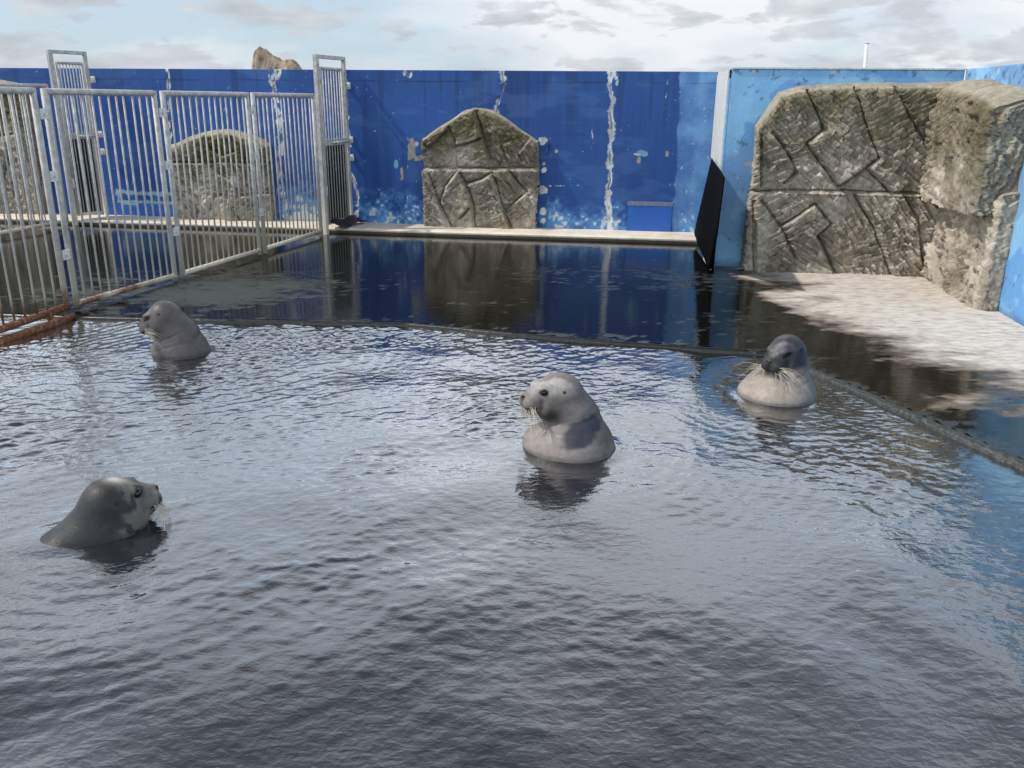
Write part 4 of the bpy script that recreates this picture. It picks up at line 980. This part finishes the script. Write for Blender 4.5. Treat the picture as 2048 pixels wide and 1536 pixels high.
    for s in (-1, 1):
        mb = MB()
        for i in range(28):
            a = rr.random(); b = rr.random()
            an_ = math.radians(rr.uniform(*wstyle['fan']))                 # 0 = straight out sideways, 90 = straight down
            root = np.array([.172 + .050 * a, s * (.088 - .045 * a), -.030 - .045 * b])
            ln = rr.uniform(*wstyle['len']) * (0.6 + .4 * rr.random())
            out = nrm([wstyle['fwd'] + rr.uniform(-.40, .40), s * (math.cos(an_) + .1), -math.sin(an_)])
            dn = nrm([wstyle['fwd'] * .6 + rr.uniform(-.15, .15), s * rr.uniform(-.1, .2), -1.0])
            pts = []
            for t in np.linspace(0, 1, 7):
                pts.append(H(root + out * ln * (t - 0.30 * t * t) + dn * ln * wstyle['droop'] * t * t))
            mb.tube(pts, [0.0012, .0012, .0011, .0010, .0009, .0007, .0004], 4, cap=False)
        w_ = mb.build('whiskers', M_WHISK, o, smooth=True); w_['kind'] = 'stuff'
    return tag(o, label, 'seal', 'seals in the pool')

def fur_base(V, seed, light, dark, sc_=5):
    t = np.clip(.5 + 1.6 * (fbm3(V, sc_, seed, 4) - .5), 0, 1); return lerp(dark, light, t)
def fur_L(V, q, qs):
    c = fur_base(V, 901, (0.140, 0.124, 0.120), (0.090, 0.080, 0.079))
    k = sstep(.06, -.05, q[:, 2] + .0 * V[:, 0]) * sstep(.10, .18, q[:, 0]) * .5; c = c * (1 - k[:, None]) + np.array((.25, .235, .20)) * k[:, None]
    return c, np.full(len(V), .6)
def fur_M(V, q, qs):
    c = fur_base(V, 911, (0.235, 0.208, 0.192), (0.135, 0.116, 0.106))
    k = sstep(.23, .14, V[:, 2] + .5 * np.clip(-V[:, 0], 0, 1)) * .75; c = c * (1 - k[:, None]) + np.array((.33, .285, .265)) * k[:, None]
    k = sstep(.0, .10, q[:, 2]) * sstep(-.16, .0, q[:, 0]) * .8; c = c * (1 - k[:, None]) + np.array((.52, .495, .47)) * k[:, None]
    n = fbm3(V, 9, 915, 4)
    k = sstep(.50, .62, n + .10 * np.exp(-((q[:, 0] + .03) / .06) ** 2)) * sstep(.05, .12, q[:, 2]) * .75; c = c * (1 - k[:, None]) + np.array((.17, .13, .115)) * k[:, None]
    k = np.exp(-(((q[:, 0] - .07) / .085) ** 2 + ((q[:, 2] + .105) / .065) ** 2)) * .95; c = c * (1 - k[:, None]) + np.array((.035, .03, .028)) * k[:, None]        # shade under the cheek, painted into the fur
    k = sstep(.55, .7, n) * sstep(-.02, -.1, q[:, 2]) * .5; c = c * (1 - k[:, None]) + np.array((.16, .11, .09)) * k[:, None]
    # the head's shadow on the neck, painted into the fur as a slate patch
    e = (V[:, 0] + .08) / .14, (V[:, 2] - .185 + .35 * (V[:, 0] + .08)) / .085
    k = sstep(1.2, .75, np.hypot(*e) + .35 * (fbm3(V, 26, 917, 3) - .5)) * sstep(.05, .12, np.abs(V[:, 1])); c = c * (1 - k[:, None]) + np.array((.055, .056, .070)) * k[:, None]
    k = sstep(.17, .25, q[:, 0]) * .6; c = c * (1 - k[:, None]) + np.array((.24, .21, .17)) * k[:, None]
    return c, np.clip(.25 + k * 0 + sstep(.1, .02, V[:, 2]) * .5, 0, 1)
def fur_R(V, q, qs):
    c = fur_base(V, 921, (0.40, 0.345, 0.29), (0.26, 0.225, 0.19))
    k = sstep(-.115, -.055, q[:, 2] + .04 * (fbm3(V, 8, 925, 3) - .5) - .22 * np.clip(-q[:, 0] - .05, 0, 1)); c = c * (1 - k[:, None]) + np.array((.050, .048, .053)) * k[:, None]
    k = np.maximum(sstep(.05, .11, q[:, 2]) * .7, np.exp(-(q[:, 1] / .03) ** 2) * sstep(.0, .05, q[:, 2]) * .6) * sstep(.35, .6, fbm3(V, 7, 927, 3)); c = c * (1 - k[:, None]) + np.array((.27, .26, .275)) * k[:, None]
    k = sstep(.13, .20, q[:, 0]) * sstep(-.15, -.11, q[:, 2]) * .75; c = c * (1 - k[:, None]) + np.array((.035, .034, .036)) * k[:, None]
    k = sstep(.05, -.25, V[:, 0]) * .6; c = c * (1 - k[:, None]) + np.array((.14, .13, .135)) * k[:, None]
    return c, np.full(len(V), .55)
def fur_B(V, q, qs):
    c = fur_base(V, 931, (0.034, 0.034, 0.037), (0.016, 0.016, 0.018))
    n = fbm3(V, 13, 935, 4); n2 = fbm3(V, 20, 937, 3)
    k = sstep(-.05, .05, q[:, 0] + .30 * (n - .5)) * .8; c = c * (1 - k[:, None]) + np.array((.20, .185, .16)) * k[:, None]
    k = sstep(.52, .58, n2) * sstep(-.08, .0, q[:, 0]) * .95; c = c * (1 - k[:, None]) + np.array((.03, .03, .03)) * k[:, None]
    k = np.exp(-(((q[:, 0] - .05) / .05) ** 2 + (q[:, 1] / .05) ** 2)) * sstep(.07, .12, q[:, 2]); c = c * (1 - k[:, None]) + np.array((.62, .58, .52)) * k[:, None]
    k = sstep(.10, .15, q[:, 0]) * sstep(.17, .13, q[:, 0]) * sstep(-.02, .03, q[:, 2]) * .8; c = c * (1 - k[:, None]) + np.array((.04, .04, .04)) * k[:, None]
    return c, np.full(len(V), .35)

R_ = math.radians
build_seal('seal', seal_spots['L'], R_(192), (.110, 0, .340), R_(-3), R_(-17), dict(folds=[(.13, .25, .005), (.20, .45, .004)], prims=[('c', (.07, 0, .33), (.0, 0, .16), .115, .170, 1.0, .08), ('c', (.0, 0, .16), (-.01, 0, -.02), .170, .235, 1.0, .06), ('c', (-.02, 0, -.02), (-.10, 0, -.35), .235, .27, 1.0, .05), ('e', (.12, 0, .03), (.13, .15, .12), .08)]),
           fur_L, False, 'smooth grey brown seal with closed eyes in profile, nearest the fence', dict(fan=(-15, 90), len=(.18, .36), fwd=-.85, droop=.26), hscale=1.0)
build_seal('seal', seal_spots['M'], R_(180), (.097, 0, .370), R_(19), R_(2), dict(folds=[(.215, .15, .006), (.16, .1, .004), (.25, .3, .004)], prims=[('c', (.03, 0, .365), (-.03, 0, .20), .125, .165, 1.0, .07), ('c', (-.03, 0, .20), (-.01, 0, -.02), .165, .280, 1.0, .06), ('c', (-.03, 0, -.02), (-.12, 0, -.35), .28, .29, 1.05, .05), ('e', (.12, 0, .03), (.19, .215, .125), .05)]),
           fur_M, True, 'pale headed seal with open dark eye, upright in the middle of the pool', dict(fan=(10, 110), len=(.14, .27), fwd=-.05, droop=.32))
build_seal('seal', seal_spots['R'], R_(222), (-.03, .025, .345), R_(-2), R_(-9), dict(folds=[(.19, .2, .006), (.14, .1, .004)], prims=[('c', (-.07, .02, .335), (-.07, .01, .17), .118, .165, 1.0, .08), ('c', (-.07, .01, .17), (-.03, 0, .0), .165, .26, 1.0, .08), ('c', (-.05, 0, .0), (-.12, 0, -.35), .26, .29, 1.05, .05), ('e', (.05, 0, .0), (.25, .285, .14), .10)]),
           fur_R, False, 'dark faced seal with cream chest looking out by the pool corner', dict(fan=(-20, 110), len=(.22, .36), fwd=.12, droop=.24))
build_seal('seal', seal_spots['B'] + np.array([-.04, .0, 0]), R_(26), (.105, 0, .135), R_(14), R_(8), dict(lo=(-.75, -.40, -.30), prims=[('c', (.07, 0, .125), (-.05, 0, -.07), .125, .165, 1.0, .08), ('c', (-.05, 0, -.10), (-.42, 0, -.26), .165, .205, 1.1, .08), ('e', (.05, 0, -.03), (.20, .19, .15), .06)]),
           fur_B, True, 'dark wet mottled seal swimming to the right, lowest in the water', dict(fan=(0, 90), len=(.12, .22), fwd=.30, droop=.30))

# the water climbs a little where it touches each body
wm = bpy.data.objects['pool_water'].data; co = np.empty(len(wm.vertices) * 3, np.float32); wm.vertices.foreach_get('co', co); co = co.reshape(-1, 3)
for c_, yaw, lo2, h_, sl2 in SLICES:
    near_ = np.where(np.hypot(co[:, 0] - c_[0], co[:, 1] - c_[1]) < 0.8)[0]; p = co[near_, :2] - c_
    lx = p[:, 0] * math.cos(yaw) + p[:, 1] * math.sin(yaw); ly = -p[:, 0] * math.sin(yaw) + p[:, 1] * math.cos(yaw)
    fx = np.clip((lx - lo2[0]) / h_, 0, sl2.shape[0] - 1.01); fy = np.clip((ly - lo2[1]) / h_, 0, sl2.shape[1] - 1.01)
    ix = fx.astype(int); iy = fy.astype(int); fx -= ix; fy -= iy
    dv_ = (sl2[ix, iy] * (1 - fx) + sl2[ix + 1, iy] * fx) * (1 - fy) + (sl2[ix, iy + 1] * (1 - fx) + sl2[ix + 1, iy + 1] * fx) * fy
    ok = sstep(0.0, 0.05, np.minimum.reduce([lx - lo2[0], lo2[0] + h_ * sl2.shape[0] - lx, ly - lo2[1], lo2[1] + h_ * sl2.shape[1] - ly]))
    dvp = np.maximum(dv_, 0)
    co[near_, 2] = co[near_, 2] * (0.35 + 0.65 * sstep(0.0, 0.10, dvp)) + ok * (0.008 * np.exp(-dvp / 0.020) + 0.0022 * np.sin(dvp * 62) * np.exp(-dvp / 0.10))
wm.vertices.foreach_set('co', co.ravel()); wm.update()
